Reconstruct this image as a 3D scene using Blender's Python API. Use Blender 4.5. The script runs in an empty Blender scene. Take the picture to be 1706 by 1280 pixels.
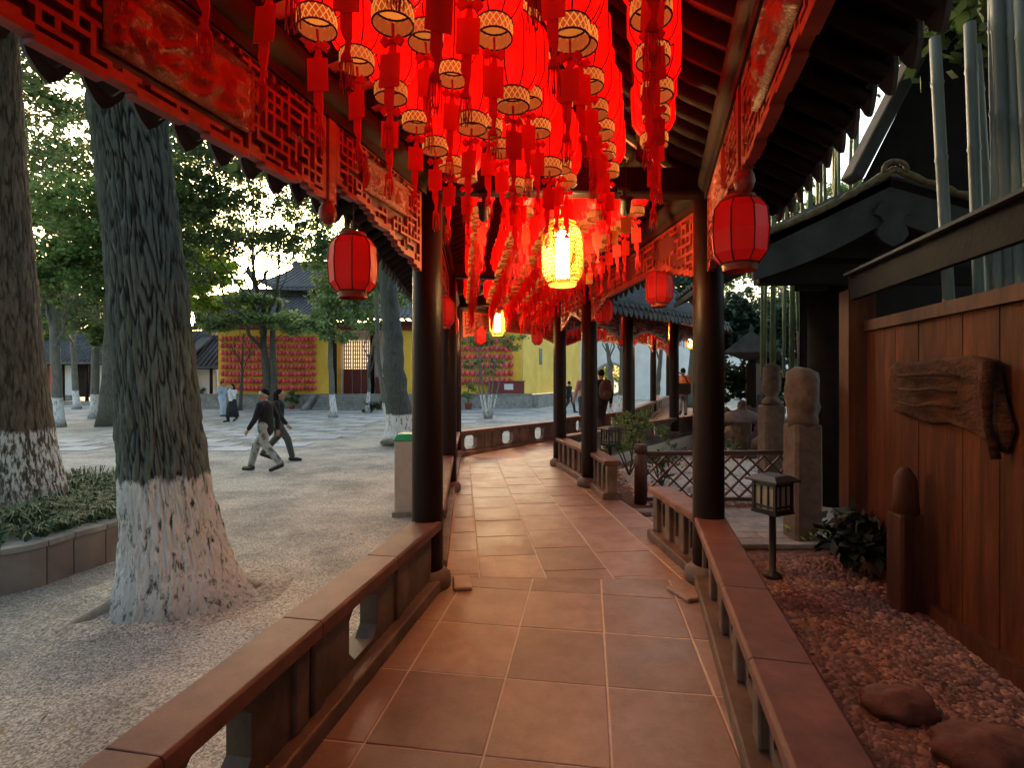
import bpy, bmesh, math, random
from mathutils import Vector, Matrix, noise
from mathutils.geometry import tessellate_polygon

R = random.Random(7)
scene = bpy.context.scene
COL = scene.collection
V = Vector
F, CX, HY, EYE = 641.0, 853.0, 630.0, 1.5     # scale, centre and horizon of the photograph in its own pixels
K = 1.36                                      # depths below are measured in units of K metres (focal length F * K)

# ------------------------------------------------------------------ camera, sky, sun, exposure
cam_d = bpy.data.cameras.new('camera')
cam_d.sensor_width = 36
cam_d.lens = F * K / 1706 * 36
cam_d.shift_y = -10 / 1706
cam_d.clip_start = 0.02
cam_d.clip_end = 600
cam = bpy.data.objects.new('camera', cam_d)
cam.location = (0, 0, EYE)
cam.rotation_euler = (math.radians(90), 0, 0)
COL.objects.link(cam)
scene.camera = cam

SUN_EL, SUN_AZ = math.radians(9), math.radians(-21)      # azimuth clockwise from +Y
world = bpy.data.worlds.new('World')
scene.world = world
world.use_nodes = True
wn = world.node_tree
wn.nodes.clear()
sky = wn.nodes.new('ShaderNodeTexSky')
sky.sky_type = 'NISHITA'
sky.sun_disc = False
sky.sun_elevation = SUN_EL
sky.sun_rotation = SUN_AZ
sky.air_density = 1.0
sky.dust_density = 5.0
sky.ozone_density = 0.4
bg = wn.nodes.new('ShaderNodeBackground')
bg.inputs['Strength'].default_value = 0.15
wo = wn.nodes.new('ShaderNodeOutputWorld')
wn.links.new(sky.outputs[0], bg.inputs[0])
wn.links.new(bg.outputs[0], wo.inputs[0])

sun_d = bpy.data.lights.new('sun', 'SUN')
sun_d.energy = 0.5
sun_d.angle = math.radians(20)
sun_d.color = (1.0, 0.86, 0.7)
sun = bpy.data.objects.new('sun', sun_d)
sd = V((math.sin(SUN_AZ) * math.cos(SUN_EL), math.cos(SUN_AZ) * math.cos(SUN_EL), math.sin(SUN_EL)))
sun.rotation_euler = (-sd).to_track_quat('-Z', 'Y').to_euler()
sun.location = (0, 0, 30)
COL.objects.link(sun)

vs = scene.view_settings
vs.view_transform = 'Standard'
vs.look = 'None'
vs.gamma = 1
vs.use_curve_mapping = False
vs.exposure = 2.6
scene.cycles.use_denoising = True
scene.cycles.max_bounces = 6
scene.cycles.diffuse_bounces = 3
scene.cycles.transparent_max_bounces = 8
scene.cycles.sample_clamp_indirect = 6

RED_GLOW = 0.36        # emission of the lit silk of the hanging lanterns
RIM_GLOW = 0.10        # warm light seen through the rims
YELLOW_GLOW = 74.0     # the tube in the woven lanterns

# ------------------------------------------------------------------ helpers
def at(px, py, Y):
    return V(((px - CX) / F * Y, Y * K, EYE - (py - HY) / F * Y))

def onz(px, py, z):
    Y = (EYE - z) * F / (py - HY)
    return V(((px - CX) / F * Y, Y * K, z))

def nd(nt, t, **kw):
    n = nt.nodes.new(t)
    for k, v in kw.items():
        if k in n.inputs:
            n.inputs[k].default_value = v
        else:
            setattr(n, k, v)
    return n

def c4(c):
    return (c[0], c[1], c[2], 1.0)

def mat(name, c, c2=None, rough=0.6, scale=8.0, bump=0.0, bscale=None, stretch=(1, 1, 1), metallic=0.0, spec=0.5,
        detail=6.0, island=0.0, emit=None, emit_s=0.0, transl=0.0, coat=0.0, rand_obj=0.0, contrast=(0.3, 0.7)):
    m = bpy.data.materials.new(name)
    m.use_nodes = True
    nt = m.node_tree
    b = nt.nodes['Principled BSDF']
    out = nt.nodes['Material Output']
    b.inputs['Roughness'].default_value = rough
    b.inputs['Metallic'].default_value = metallic
    b.inputs['Specular IOR Level'].default_value = spec
    b.inputs['Base Color'].default_value = c4(c)
    if coat:
        b.inputs['Coat Weight'].default_value = coat
        b.inputs['Coat Roughness'].default_value = 0.2
    tc = nd(nt, 'ShaderNodeTexCoord')
    mp = nd(nt, 'ShaderNodeMapping')
    mp.inputs['Scale'].default_value = stretch
    nt.links.new(tc.outputs['Object'], mp.inputs[0])
    col = None
    if c2 is not None:
        nz = nd(nt, 'ShaderNodeTexNoise', Scale=scale, Detail=detail, Roughness=0.6)
        nt.links.new(mp.outputs[0], nz.inputs['Vector'])
        rp = nd(nt, 'ShaderNodeValToRGB')
        rp.color_ramp.elements[0].position, rp.color_ramp.elements[1].position = contrast
        rp.color_ramp.elements[0].color, rp.color_ramp.elements[1].color = c4(c), c4(c2)
        nt.links.new(nz.outputs['Fac'], rp.inputs[0])
        col = rp.outputs[0]
    if island or rand_obj:
        hv = nd(nt, 'ShaderNodeHueSaturation')
        if col:
            nt.links.new(col, hv.inputs['Color'])
        else:
            hv.inputs['Color'].default_value = c4(c)
        if island:
            src = nd(nt, 'ShaderNodeNewGeometry').outputs['Random Per Island']
        else:
            src = nd(nt, 'ShaderNodeObjectInfo').outputs['Random']
        k = island or rand_obj
        mr = nd(nt, 'ShaderNodeMapRange')
        mr.inputs['To Min'].default_value = 1 - k
        mr.inputs['To Max'].default_value = 1 + k
        nt.links.new(src, mr.inputs['Value'])
        nt.links.new(mr.outputs[0], hv.inputs['Value'])
        col = hv.outputs[0]
    if col:
        nt.links.new(col, b.inputs['Base Color'])
    if bump:
        n2 = nd(nt, 'ShaderNodeTexNoise', Scale=bscale or scale * 3, Detail=5.0, Roughness=0.65)
        nt.links.new(mp.outputs[0], n2.inputs['Vector'])
        bp = nd(nt, 'ShaderNodeBump', Strength=min(1.0, bump), Distance=0.02 * max(1.0, bump))
        nt.links.new(n2.outputs['Fac'], bp.inputs['Height'])
        nt.links.new(bp.outputs[0], b.inputs['Normal'])
    if emit:
        b.inputs['Emission Color'].default_value = c4(emit)
        b.inputs['Emission Strength'].default_value = emit_s
    if transl:
        tr = nd(nt, 'ShaderNodeBsdfTranslucent')
        tr.inputs[0].default_value = c4(c2 or c)
        if col:
            nt.links.new(col, tr.inputs[0])
        mx = nd(nt, 'ShaderNodeMixShader')
        mx.inputs[0].default_value = transl
        nt.links.new(b.outputs[0], mx.inputs[1])
        nt.links.new(tr.outputs[0], mx.inputs[2])
        nt.links.new(mx.outputs[0], out.inputs[0])
    return m

class MB:
    """collects shapes and links them as ONE mesh object"""
    def __init__(s):
        s.v, s.f, s.m, s.sm = [], [], [], []
    def add(s, vs, fs, mi=0, smooth=False):
        o = len(s.v)
        s.v += [V(p) for p in vs]
        for f in fs:
            s.f.append([i + o for i in f])
            s.m.append(mi)
            s.sm.append(smooth)
        return s
    def box(s, c, sz, rz=0.0, mi=0, rx=0.0, ry=0.0):
        M = Matrix.Rotation(rz, 3, 'Z') @ Matrix.Rotation(ry, 3, 'Y') @ Matrix.Rotation(rx, 3, 'X')
        h = V(sz) / 2
        pts = [V(c) + M @ V((h.x * a, h.y * b, h.z * d)) for a in (-1, 1) for b in (-1, 1) for d in (-1, 1)]
        return s.add(pts, [(0, 1, 3, 2), (4, 6, 7, 5), (0, 4, 5, 1), (2, 3, 7, 6), (0, 2, 6, 4), (1, 5, 7, 3)], mi)
    def bar(s, p, q, w, h, mi=0, up=(0, 0, 1)):
        p, q = V(p), V(q)
        d = (q - p).normalized()
        side = d.cross(V(up))
        if side.length < 1e-4:
            side = d.cross(V((1, 0, 0)))
        side.normalize()
        u = side.cross(d).normalized()
        pts = [e + side * (a * w / 2) + u * (b * h / 2) for e in (p, q) for a in (-1, 1) for b in (-1, 1)]
        return s.add(pts, [(0, 1, 3, 2), (4, 6, 7, 5), (0, 4, 5, 1), (2, 3, 7, 6), (0, 2, 6, 4), (1, 5, 7, 3)], mi)
    def tube(s, pts, rad, n=8, mi=0, smooth=True, closed=False):
        pts = [V(p) for p in pts]
        if not hasattr(rad, '__len__'):
            rad = [rad] * len(pts)
        o, rings = [], len(pts)
        prev = None
        for i, p in enumerate(pts):
            if closed:
                d = pts[(i + 1) % rings] - pts[i - 1]
            else:
                d = pts[min(i + 1, rings - 1)] - pts[max(i - 1, 0)]
            d.normalize()
            if prev is None:
                a = d.cross(V((0, 0, 1)))
                if a.length < 1e-3:
                    a = d.cross(V((1, 0, 0)))
            else:
                a = prev - d * prev.dot(d)
            a.normalize()
            prev = a
            b = d.cross(a)
            for k in range(n):
                t = 2 * math.pi * k / n
                o.append(p + (a * math.cos(t) + b * math.sin(t)) * rad[i])
        fs = []
        for i in range(rings if closed else rings - 1):
            j = (i + 1) % rings
            for k in range(n):
                fs.append((i * n + k, i * n + (k + 1) % n, j * n + (k + 1) % n, j * n + k))
        if not closed:
            fs.append(tuple(range(n))[::-1])
            fs.append(tuple((rings - 1) * n + k for k in range(n)))
        return s.add(o, fs, mi, smooth)
    def lathe(s, prof, n=16, c=(0, 0, 0), mi=0, smooth=True, caps=True, lobe=0.0, lobes=8, rot=0.0):
        o = []
        c = V(c)
        for r, z in prof:
            for k in range(n):
                t = 2 * math.pi * k / n
                rr = r * (1 + lobe * (abs(math.sin(t * lobes / 2)) - 0.5)) if lobe else r
                o.append(c + V((math.cos(t + rot) * rr, math.sin(t + rot) * rr, z)))
        fs = [(i * n + k, i * n + (k + 1) % n, (i + 1) * n + (k + 1) % n, (i + 1) * n + k) for i in range(len(prof) - 1) for k in range(n)]
        if caps:
            fs.append(tuple(range(n))[::-1])
            fs.append(tuple((len(prof) - 1) * n + k for k in range(n)))
        return s.add(o, fs, mi, smooth)
    def prism(s, poly, t, M=None, mi=0, holes=()):
        """2-D outline (x, z) with holes, given depth t along y, placed by matrix M"""
        M = M or Matrix.Identity(4)
        loops = [list(poly)] + [list(h) for h in holes]
        flat = [p for l in loops for p in l]
        tri = tessellate_polygon([[V((p[0], p[1], 0)) for p in l] for l in loops])
        n = len(flat)
        vsx = [M @ V((p[0], -t / 2, p[1])) for p in flat] + [M @ V((p[0], t / 2, p[1])) for p in flat]
        fs = [tuple(a) for a in tri] + [tuple(i + n for i in a[::-1]) for a in tri]
        o = 0
        for l in loops:
            k = len(l)
            for i in range(k):
                a, b = o + i, o + (i + 1) % k
                fs.append((a, b, b + n, a + n))
            o += k
        return s.add(vsx, fs, mi)
    def ball(s, c, r, mi=0, n=10, m=6, sq=(1, 1, 1), jit=0.0):
        o = [V(c) + V((0, 0, -r * sq[2]))]
        for i in range(1, m):
            a = math.pi * i / m
            for k in range(n):
                t = 2 * math.pi * k / n
                p = V((math.sin(a) * math.cos(t), math.sin(a) * math.sin(t), -math.cos(a)))
                rr = r * (1 + jit * (noise.noise(p * 1.7 + V(c) * 3.1) + .45 * noise.noise(p * 4.1) + .22 * noise.noise(p * 9.0)))
                o.append(V(c) + V((p.x * sq[0], p.y * sq[1], p.z * sq[2])) * rr)
        o.append(V(c) + V((0, 0, r * sq[2])))
        fs = [(0, 1 + (k + 1) % n, 1 + k) for k in range(n)]
        for i in range(m - 2):
            for k in range(n):
                a, b = 1 + i * n + k, 1 + i * n + (k + 1) % n
                fs.append((a, b, b + n, a + n))
        L = len(o) - 1
        fs += [(L, 1 + (m - 2) * n + k, 1 + (m - 2) * n + (k + 1) % n) for k in range(n)]
        return s.add(o, fs, mi, True)
    def mesh(s, name, mats):
        me = bpy.data.meshes.new(name)
        me.from_pydata([tuple(p) for p in s.v], [], s.f)
        me.polygons.foreach_set('material_index', s.m)
        me.polygons.foreach_set('use_smooth', s.sm)
        for m in (mats if isinstance(mats, (list, tuple)) else [mats]):
            me.materials.append(m)
        bm = bmesh.new()
        bm.from_mesh(me)
        bmesh.ops.recalc_face_normals(bm, faces=bm.faces)
        bm.to_mesh(me)
        bm.free()
        return me
    def build(s, name, mats, parent=None, world=False, loc=None):
        if world and parent is not None:
            L = parent_loc(parent)
            s.v = [p - L for p in s.v]
        return link(name, s.mesh(name, mats), parent, loc)

def parent_loc(o):
    L = V((0, 0, 0))
    while o is not None:
        L += o.location
        o = o.parent
    return L

def link(name, me, parent=None, loc=None, rz=0.0):
    o = bpy.data.objects.new(name, me)
    COL.objects.link(o)
    if parent is not None:
        o.parent = parent
    if loc is not None:
        o.location = loc
    if rz:
        o.rotation_euler = (0, 0, rz)
    return o

def tag(o, label=None, cat=None, group=None, kind=None):
    if label: o['label'] = label
    if cat: o['category'] = cat
    if group: o['group'] = group
    if kind: o['kind'] = kind
    return o

def empty(name, loc, label, cat, group=None, rz=0.0):
    o = bpy.data.objects.new(name, None)
    COL.objects.link(o)
    o.empty_display_size = 0.1
    o.location = loc
    o.rotation_euler = (0, 0, rz)
    return tag(o, label, cat, group)

KIDS = {}
def copy_tree(o, parent=None):
    c = o.copy()
    COL.objects.link(c)
    if parent is not None:
        c.parent = parent
    for ch in o.children:
        copy_tree(ch, c)
    return c

def bevel(o, w=0.006, seg=2):
    b = o.modifiers.new('bevel', 'BEVEL')
    b.width = w
    b.segments = seg
    b.limit_method = 'ANGLE'
    return o

ORD = ['first', 'second', 'third', 'fourth', 'fifth', 'sixth', 'seventh', 'eighth', 'ninth', 'tenth', 'eleventh', 'twelfth', 'thirteenth',
       'fourteenth', 'fifteenth', 'sixteenth', 'seventeenth', 'eighteenth', 'nineteenth', 'twentieth', 'twenty-first', 'twenty-second',
       'twenty-third', 'twenty-fourth', 'twenty-fifth', 'twenty-sixth', 'twenty-seventh', 'twenty-eighth', 'twenty-ninth', 'thirtieth']

def clip(poly, a, b):
    """keep what lies to the left of the line a -> b"""
    out = []
    n = len(poly)
    def side(p):
        return (b[0] - a[0]) * (p[1] - a[1]) - (b[1] - a[1]) * (p[0] - a[0])
    for i in range(n):
        p, q = poly[i], poly[(i + 1) % n]
        sp, sq = side(p), side(q)
        if sp >= 0:
            out.append(p)
        if (sp > 0) != (sq > 0) and abs(sp - sq) > 1e-9:
            t = sp / (sp - sq)
            out.append((p[0] + (q[0] - p[0]) * t, p[1] + (q[1] - p[1]) * t))
    return out

def flat_sheet(name, poly, z, m, zfun=None):
    me = bpy.data.meshes.new(name)
    me.from_pydata([(p[0], p[1], z if zfun is None else zfun(p)) for p in poly], [], [list(range(len(poly)))])
    me.materials.append(m)
    return link(name, me)

# ------------------------------------------------------------------ materials
M = {}
M['lacquer'] = mat('dark_lacquer', (0.009, 0.0035, 0.003), (0.018, 0.0065, 0.005), rough=0.46, scale=3, stretch=(1, 1, 0.15), bump=0.15, bscale=30, spec=0.22)
M['darkwood'] = mat('dark_timber', (0.013, 0.008, 0.006), (0.028, 0.016, 0.011), spec=0.2, rough=0.7, scale=4, bump=0.2, bscale=25)
M['soot'] = mat('black_timber', (0.006, 0.0045, 0.004), (0.014, 0.010, 0.008), spec=0.12, rough=0.8, scale=4, bump=0.2, bscale=25)
M['fencewood'] = mat('dark_fence_wood', (0.04, 0.013, 0.009), (0.07, 0.024, 0.016), rough=0.55, scale=5)
M['fret'] = mat('red_fretwork', (0.24, 0.022, 0.012), (0.36, 0.05, 0.022), rough=0.45, scale=6, bump=0.15, bscale=60)
M['fretback'] = mat('fret_backing', (0.10, 0.011, 0.008), (0.14, 0.02, 0.012), rough=0.7, scale=6)
M['ceilboard'] = mat('ceiling_board', (0.55, 0.36, 0.24), (0.68, 0.48, 0.34), rough=0.7, scale=3, bump=0.1, rand_obj=0.3)
M['rooftile'] = mat('grey_roof_tile', (0.055, 0.058, 0.062), (0.12, 0.125, 0.125), rough=0.8, scale=5, bump=0.3, bscale=30, rand_obj=0.2)
M['stonecap'] = mat('bench_stone', (0.11, 0.044, 0.034), (0.175, 0.078, 0.06), spec=0.35, rough=0.55, scale=5, bump=0.12, bscale=90, rand_obj=0.12)
M['stonepanel'] = mat('bench_panel_stone', (0.075, 0.045, 0.033), (0.16, 0.105, 0.08), rough=0.6, scale=4, bump=0.15, bscale=50, rand_obj=0.1, contrast=(0.35, 0.65))
M['slab'] = mat('floor_slab', (0.25, 0.165, 0.125), (0.34, 0.235, 0.185), spec=0.45, rough=0.42, scale=3.5, bump=0.16, bscale=60, rand_obj=0.2)
def slab_mat():
    m = M['slab']
    nt = m.node_tree
    b = nt.nodes['Principled BSDF']
    tc = nd(nt, 'ShaderNodeTexCoord')
    ge = nd(nt, 'ShaderNodeNewGeometry')
    # worn, polished patches and old stains that run across the joints
    n1 = nd(nt, 'ShaderNodeTexNoise', Scale=1.7, Detail=7.0, Roughness=0.7)
    nt.links.new(ge.outputs['Position'], n1.inputs['Vector'])
    r1 = nd(nt, 'ShaderNodeMapRange')
    r1.inputs['From Min'].default_value = 0.3
    r1.inputs['From Max'].default_value = 0.7
    r1.inputs['To Min'].default_value = 0.30
    r1.inputs['To Max'].default_value = 0.58
    nt.links.new(n1.outputs['Fac'], r1.inputs['Value'])
    nt.links.new(r1.outputs[0], b.inputs['Roughness'])
    old = b.inputs['Base Color'].links[0].from_socket
    n2 = nd(nt, 'ShaderNodeTexNoise', Scale=5.5, Detail=8.0, Roughness=0.75)
    nt.links.new(ge.outputs['Position'], n2.inputs['Vector'])
    r2 = nd(nt, 'ShaderNodeValToRGB')
    r2.color_ramp.elements[0].position, r2.color_ramp.elements[1].position = 0.30, 0.58
    r2.color_ramp.elements[0].color, r2.color_ramp.elements[1].color = (0.62, 0.59, 0.56, 1), (1.07, 1.06, 1.05, 1)
    nt.links.new(n2.outputs['Fac'], r2.inputs[0])
    mx = nd(nt, 'ShaderNodeMix', data_type='RGBA', blend_type='MULTIPLY')
    mx.inputs['Factor'].default_value = 0.8
    nt.links.new(old, mx.inputs[6])
    nt.links.new(r2.outputs[0], mx.inputs[7])
    nt.links.new(mx.outputs[2], b.inputs['Base Color'])
slab_mat()
M['mortar'] = mat('mortar', (0.50, 0.40, 0.31), (0.66, 0.55, 0.44), rough=0.85, scale=20)
M['stone'] = mat('grey_stone', (0.20, 0.195, 0.18), (0.32, 0.31, 0.285), rough=0.8, scale=6, bump=0.25, bscale=40, rand_obj=0.12)
M['weathered'] = mat('weathered_stone', (0.07, 0.042, 0.030), (0.15, 0.098, 0.072), rough=0.8, scale=9, bump=0.5, bscale=25)
M['silk_dim'] = mat('red_silk', (0.50, 0.006, 0.008), (0.62, 0.012, 0.012), rough=0.5, scale=4, stretch=(1, 1, 0.2), transl=0.35, emit=(1.0, 0.008, 0.006), emit_s=0.028)
M['gold'] = mat('gilt_wire', (0.5, 0.3, 0.09), None, rough=0.4, metallic=0.6)
M['darkwire'] = mat('dark_wire', (0.05, 0.008, 0.006), None, rough=0.5)
M['tassel'] = mat('red_tassel', (0.78, 0.012, 0.012), (0.9, 0.03, 0.03), rough=0.6, scale=30, stretch=(8, 8, 0.3), transl=0.5)
M['card'] = mat('red_card', (0.82, 0.02, 0.012), (0.88, 0.05, 0.02), rough=0.5, scale=10, rand_obj=0.15, transl=0.45)
M['yellowcard'] = mat('yellow_card', (0.55, 0.36, 0.06), None, rough=0.5)
M['bamboo'] = mat('grey_bamboo', (0.09, 0.11, 0.095), (0.19, 0.21, 0.18), rough=0.5, scale=5, stretch=(2, 2, 0.4), bump=0.1, rand_obj=0.25)
M['bamboogreen'] = mat('green_bamboo', (0.09, 0.13, 0.05), (0.18, 0.22, 0.09), rough=0.5, scale=5, rand_obj=0.3)
M['wallwood'] = mat('oiled_plank', (0.062, 0.015, 0.005), (0.135, 0.038, 0.011), spec=0.15, rough=0.7, scale=3, stretch=(6, 6, 0.5), bump=0.12, bscale=9, rand_obj=0.07)
M['postwood'] = mat('brown_post', (0.06, 0.018, 0.008), (0.11, 0.036, 0.016), spec=0.2, rough=0.65, scale=3, stretch=(5, 5, 0.4), bump=0.12, bscale=9)
M['greywood'] = mat('grey_timber', (0.038, 0.038, 0.038), (0.075, 0.075, 0.073), spec=0.2, rough=0.8, scale=3, stretch=(1, 1, 1), bump=0.15, bscale=14)
M['moss'] = mat('mossy_edge', (0.12, 0.09, 0.045), (0.27, 0.21, 0.11), rough=0.95, scale=14, bump=0.9, bscale=30)
M['yellowwall'] = mat('yellow_plaster', (0.80, 0.47, 0.045), (0.86, 0.55, 0.07), rough=0.85, scale=1.2, bump=0.05)
M['paleyellow'] = mat('pale_yellow_plaster', (0.86, 0.58, 0.11), (0.90, 0.66, 0.17), rough=0.85, scale=1.0, bump=0.05)
M['white'] = mat('white_plaster', (0.66, 0.67, 0.66), (0.76, 0.76, 0.74), rough=0.85, scale=1.0)
M['redwood'] = mat('red_brown_door', (0.14, 0.02, 0.015), (0.20, 0.035, 0.025), rough=0.5, scale=3)
M['soil'] = mat('soil', (0.18, 0.155, 0.125), (0.36, 0.32, 0.26), rough=0.95, scale=14, bump=0.8, bscale=40)
M['iron'] = mat('black_iron', (0.02, 0.016, 0.014), None, rough=0.5)
M['lampglass'] = mat('frosted_lamp_glass', (0.42, 0.37, 0.30), None, rough=0.4, transl=0.3)
M['terracotta'] = mat('terracotta', (0.34, 0.10, 0.055), (0.42, 0.14, 0.08), rough=0.7, scale=8)
M['grass'] = mat('mondo_grass', (0.035, 0.075, 0.025), (0.07, 0.13, 0.045), rough=0.6, scale=2, island=0.5)
def leafmat(name, c, c2, transl=0.4):
    return mat(name, c, c2, rough=0.55, scale=0.8, island=0.45, transl=transl)
M['leaf_dark'] = leafmat('dark_leaf', (0.045, 0.082, 0.028), (0.10, 0.16, 0.052), 0.45)
M['leaf_mid'] = leafmat('mid_leaf', (0.095, 0.165, 0.048), (0.18, 0.27, 0.075), 0.5)
M['leaf_lime'] = leafmat('lime_leaf', (0.20, 0.30, 0.03), (0.36, 0.46, 0.06), 0.55)
M['leaf_pale'] = leafmat('pale_leaf', (0.17, 0.26, 0.09), (0.30, 0.40, 0.16), 0.5)
M['leaf_blue'] = leafmat('blue_green_leaf', (0.035, 0.07, 0.045), (0.06, 0.11, 0.07), 0.3)
M['leaf_black'] = leafmat('glossy_dark_leaf', (0.010, 0.018, 0.009), (0.022, 0.034, 0.015), 0.15)
M['redstone'] = mat('reddish_stone', (0.10, 0.036, 0.02), (0.2, 0.08, 0.046), rough=0.8, scale=7, bump=0.5, bscale=30)
M['lid'] = mat('green_plastic', (0.02, 0.36, 0.14), None, rough=0.4)
M['skin'] = mat('skin', (0.42, 0.24, 0.16), (0.47, 0.28, 0.2), rough=0.5, scale=12)
M['hair'] = mat('black_hair', (0.005, 0.004, 0.004), (0.010, 0.008, 0.007), rough=0.7, spec=0.15, scale=20, stretch=(6, 6, 0.4), bump=0.2)

def bark_mat(name, c, c2, white_z=None, fray=0.06, speck=0.0, groove=None, wash=(0.66, 0.66, 0.63)):
    m = bpy.data.materials.new(name)
    m.use_nodes = True
    nt = m.node_tree
    b = nt.nodes['Principled BSDF']
    b.inputs['Roughness'].default_value = 0.9
    b.inputs['Specular IOR Level'].default_value = 0.2
    tc = nd(nt, 'ShaderNodeTexCoord')
    mp = nd(nt, 'ShaderNodeMapping')
    mp.inputs['Scale'].default_value = (1, 1, 0.22)
    nt.links.new(tc.outputs['Object'], mp.inputs[0])
    nz = nd(nt, 'ShaderNodeTexNoise', Scale=26.0, Detail=6.0, Roughness=0.65)
    nt.links.new(mp.outputs[0], nz.inputs['Vector'])
    rp = nd(nt, 'ShaderNodeValToRGB')
    rp.color_ramp.elements[0].position, rp.color_ramp.elements[1].position = 0.3, 0.7
    rp.color_ramp.elements[0].color, rp.color_ramp.elements[1].color = c4(c), c4(c2)
    nt.links.new(nz.outputs['Fac'], rp.inputs[0])
    n3 = nd(nt, 'ShaderNodeTexNoise', Scale=2.2, Detail=3.0)
    nt.links.new(tc.outputs['Object'], n3.inputs['Vector'])
    mxl = nd(nt, 'ShaderNodeMix', data_type='RGBA', blend_type='MULTIPLY')
    mxl.inputs['Factor'].default_value = 0.6
    nt.links.new(rp.outputs[0], mxl.inputs[6])
    r3 = nd(nt, 'ShaderNodeValToRGB')
    r3.color_ramp.elements[0].position, r3.color_ramp.elements[1].position = 0.35, 0.65
    r3.color_ramp.elements[0].color, r3.color_ramp.elements[1].color = (0.7, 0.85, 0.8, 1), (1.2, 1.15, 1.05, 1)
    nt.links.new(n3.outputs['Fac'], r3.inputs[0])
    nt.links.new(r3.outputs[0], mxl.inputs[7])
    col = mxl.outputs[2]
    if groove:      # darker inner bark colour in the furrows, with their crevice shade painted in
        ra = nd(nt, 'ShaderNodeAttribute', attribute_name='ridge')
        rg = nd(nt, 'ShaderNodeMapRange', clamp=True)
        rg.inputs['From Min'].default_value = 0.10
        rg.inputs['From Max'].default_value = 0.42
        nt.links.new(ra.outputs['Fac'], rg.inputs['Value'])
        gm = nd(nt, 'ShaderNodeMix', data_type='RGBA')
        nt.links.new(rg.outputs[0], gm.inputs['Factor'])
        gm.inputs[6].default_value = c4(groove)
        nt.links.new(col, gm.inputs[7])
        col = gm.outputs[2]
    if white_z is not None:
        sx = nd(nt, 'ShaderNodeSeparateXYZ')
        nt.links.new(tc.outputs['Object'], sx.inputs[0])
        n4 = nd(nt, 'ShaderNodeTexNoise', Scale=9.0, Detail=5.0, Roughness=0.7)
        nt.links.new(mp.outputs[0], n4.inputs['Vector'])
        ad = nd(nt, 'ShaderNodeMath', operation='MULTIPLY_ADD')
        nt.links.new(n4.outputs['Fac'], ad.inputs[0])
        ad.inputs[1].default_value = fray * 5
        nt.links.new(sx.outputs['Z'], ad.inputs[2])
        lt = nd(nt, 'ShaderNodeMapRange', clamp=True)
        lt.inputs['From Min'].default_value = white_z + 0.02 + fray * 2.5
        lt.inputs['From Max'].default_value = white_z - 0.02 + fray * 2.5
        nt.links.new(ad.outputs[0], lt.inputs['Value'])
        n5 = nd(nt, 'ShaderNodeTexNoise', Scale=30.0 if speck else 21.0, Detail=4.0, Roughness=0.7)
        nt.links.new(mp.outputs[0], n5.inputs['Vector'])
        chip = nd(nt, 'ShaderNodeMapRange', clamp=True)
        chip.inputs['From Min'].default_value = 0.36 + speck
        chip.inputs['From Max'].default_value = 0.47 + speck
        nt.links.new(n5.outputs['Fac'], chip.inputs['Value'])
        mu = nd(nt, 'ShaderNodeMath', operation='MULTIPLY')
        nt.links.new(lt.outputs[0], mu.inputs[0])
        nt.links.new(chip.outputs[0], mu.inputs[1])
        # the wash is worn off where soil splashes the foot of the trunk
        ft = nd(nt, 'ShaderNodeMapRange', clamp=True)
        ft.inputs['From Min'].default_value = 0.06
        ft.inputs['From Max'].default_value = 0.45
        ft.inputs['To Min'].default_value = 0.35
        nt.links.new(ad.outputs[0], ft.inputs['Value'])
        mu2 = nd(nt, 'ShaderNodeMath', operation='MULTIPLY')
        nt.links.new(mu.outputs[0], mu2.inputs[0])
        nt.links.new(ft.outputs[0], mu2.inputs[1])
        wm = nd(nt, 'ShaderNodeMix', data_type='RGBA')
        nt.links.new(mu2.outputs[0], wm.inputs['Factor'])
        nt.links.new(col, wm.inputs[6])
        wm.inputs[7].default_value = c4(wash)
        col = wm.outputs[2]
    nt.links.new(col, b.inputs['Base Color'])
    mp2 = nd(nt, 'ShaderNodeMapping')
    mp2.inputs['Scale'].default_value = (1, 1, 0.4)
    nt.links.new(tc.outputs['Object'], mp2.inputs[0])
    vo = nd(nt, 'ShaderNodeTexVoronoi', Scale=34.0)
    nt.links.new(mp2.outputs[0], vo.inputs['Vector'])
    sm = nd(nt, 'ShaderNodeMath', operation='MULTIPLY_ADD')
    nt.links.new(vo.outputs['Distance'], sm.inputs[0])
    sm.inputs[1].default_value = -0.45
    nt.links.new(nz.outputs['Fac'], sm.inputs[2])
    bp = nd(nt, 'ShaderNodeBump', Strength=0.85, Distance=0.025)
    nt.links.new(sm.outputs[0], bp.inputs['Height'])
    nt.links.new(bp.outputs[0], b.inputs['Normal'])
    return m
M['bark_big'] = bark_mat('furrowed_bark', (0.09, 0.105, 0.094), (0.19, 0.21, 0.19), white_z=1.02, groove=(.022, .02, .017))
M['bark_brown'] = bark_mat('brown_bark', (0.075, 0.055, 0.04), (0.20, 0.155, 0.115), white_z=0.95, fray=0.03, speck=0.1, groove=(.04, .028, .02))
M['bark'] = bark_mat('grey_bark', (0.06, 0.055, 0.045), (0.15, 0.135, 0.11))
M['bark_white'] = bark_mat('whitewashed_bark', (0.10, 0.095, 0.08), (0.2, 0.19, 0.16), white_z=1.1, fray=0.03)

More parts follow.
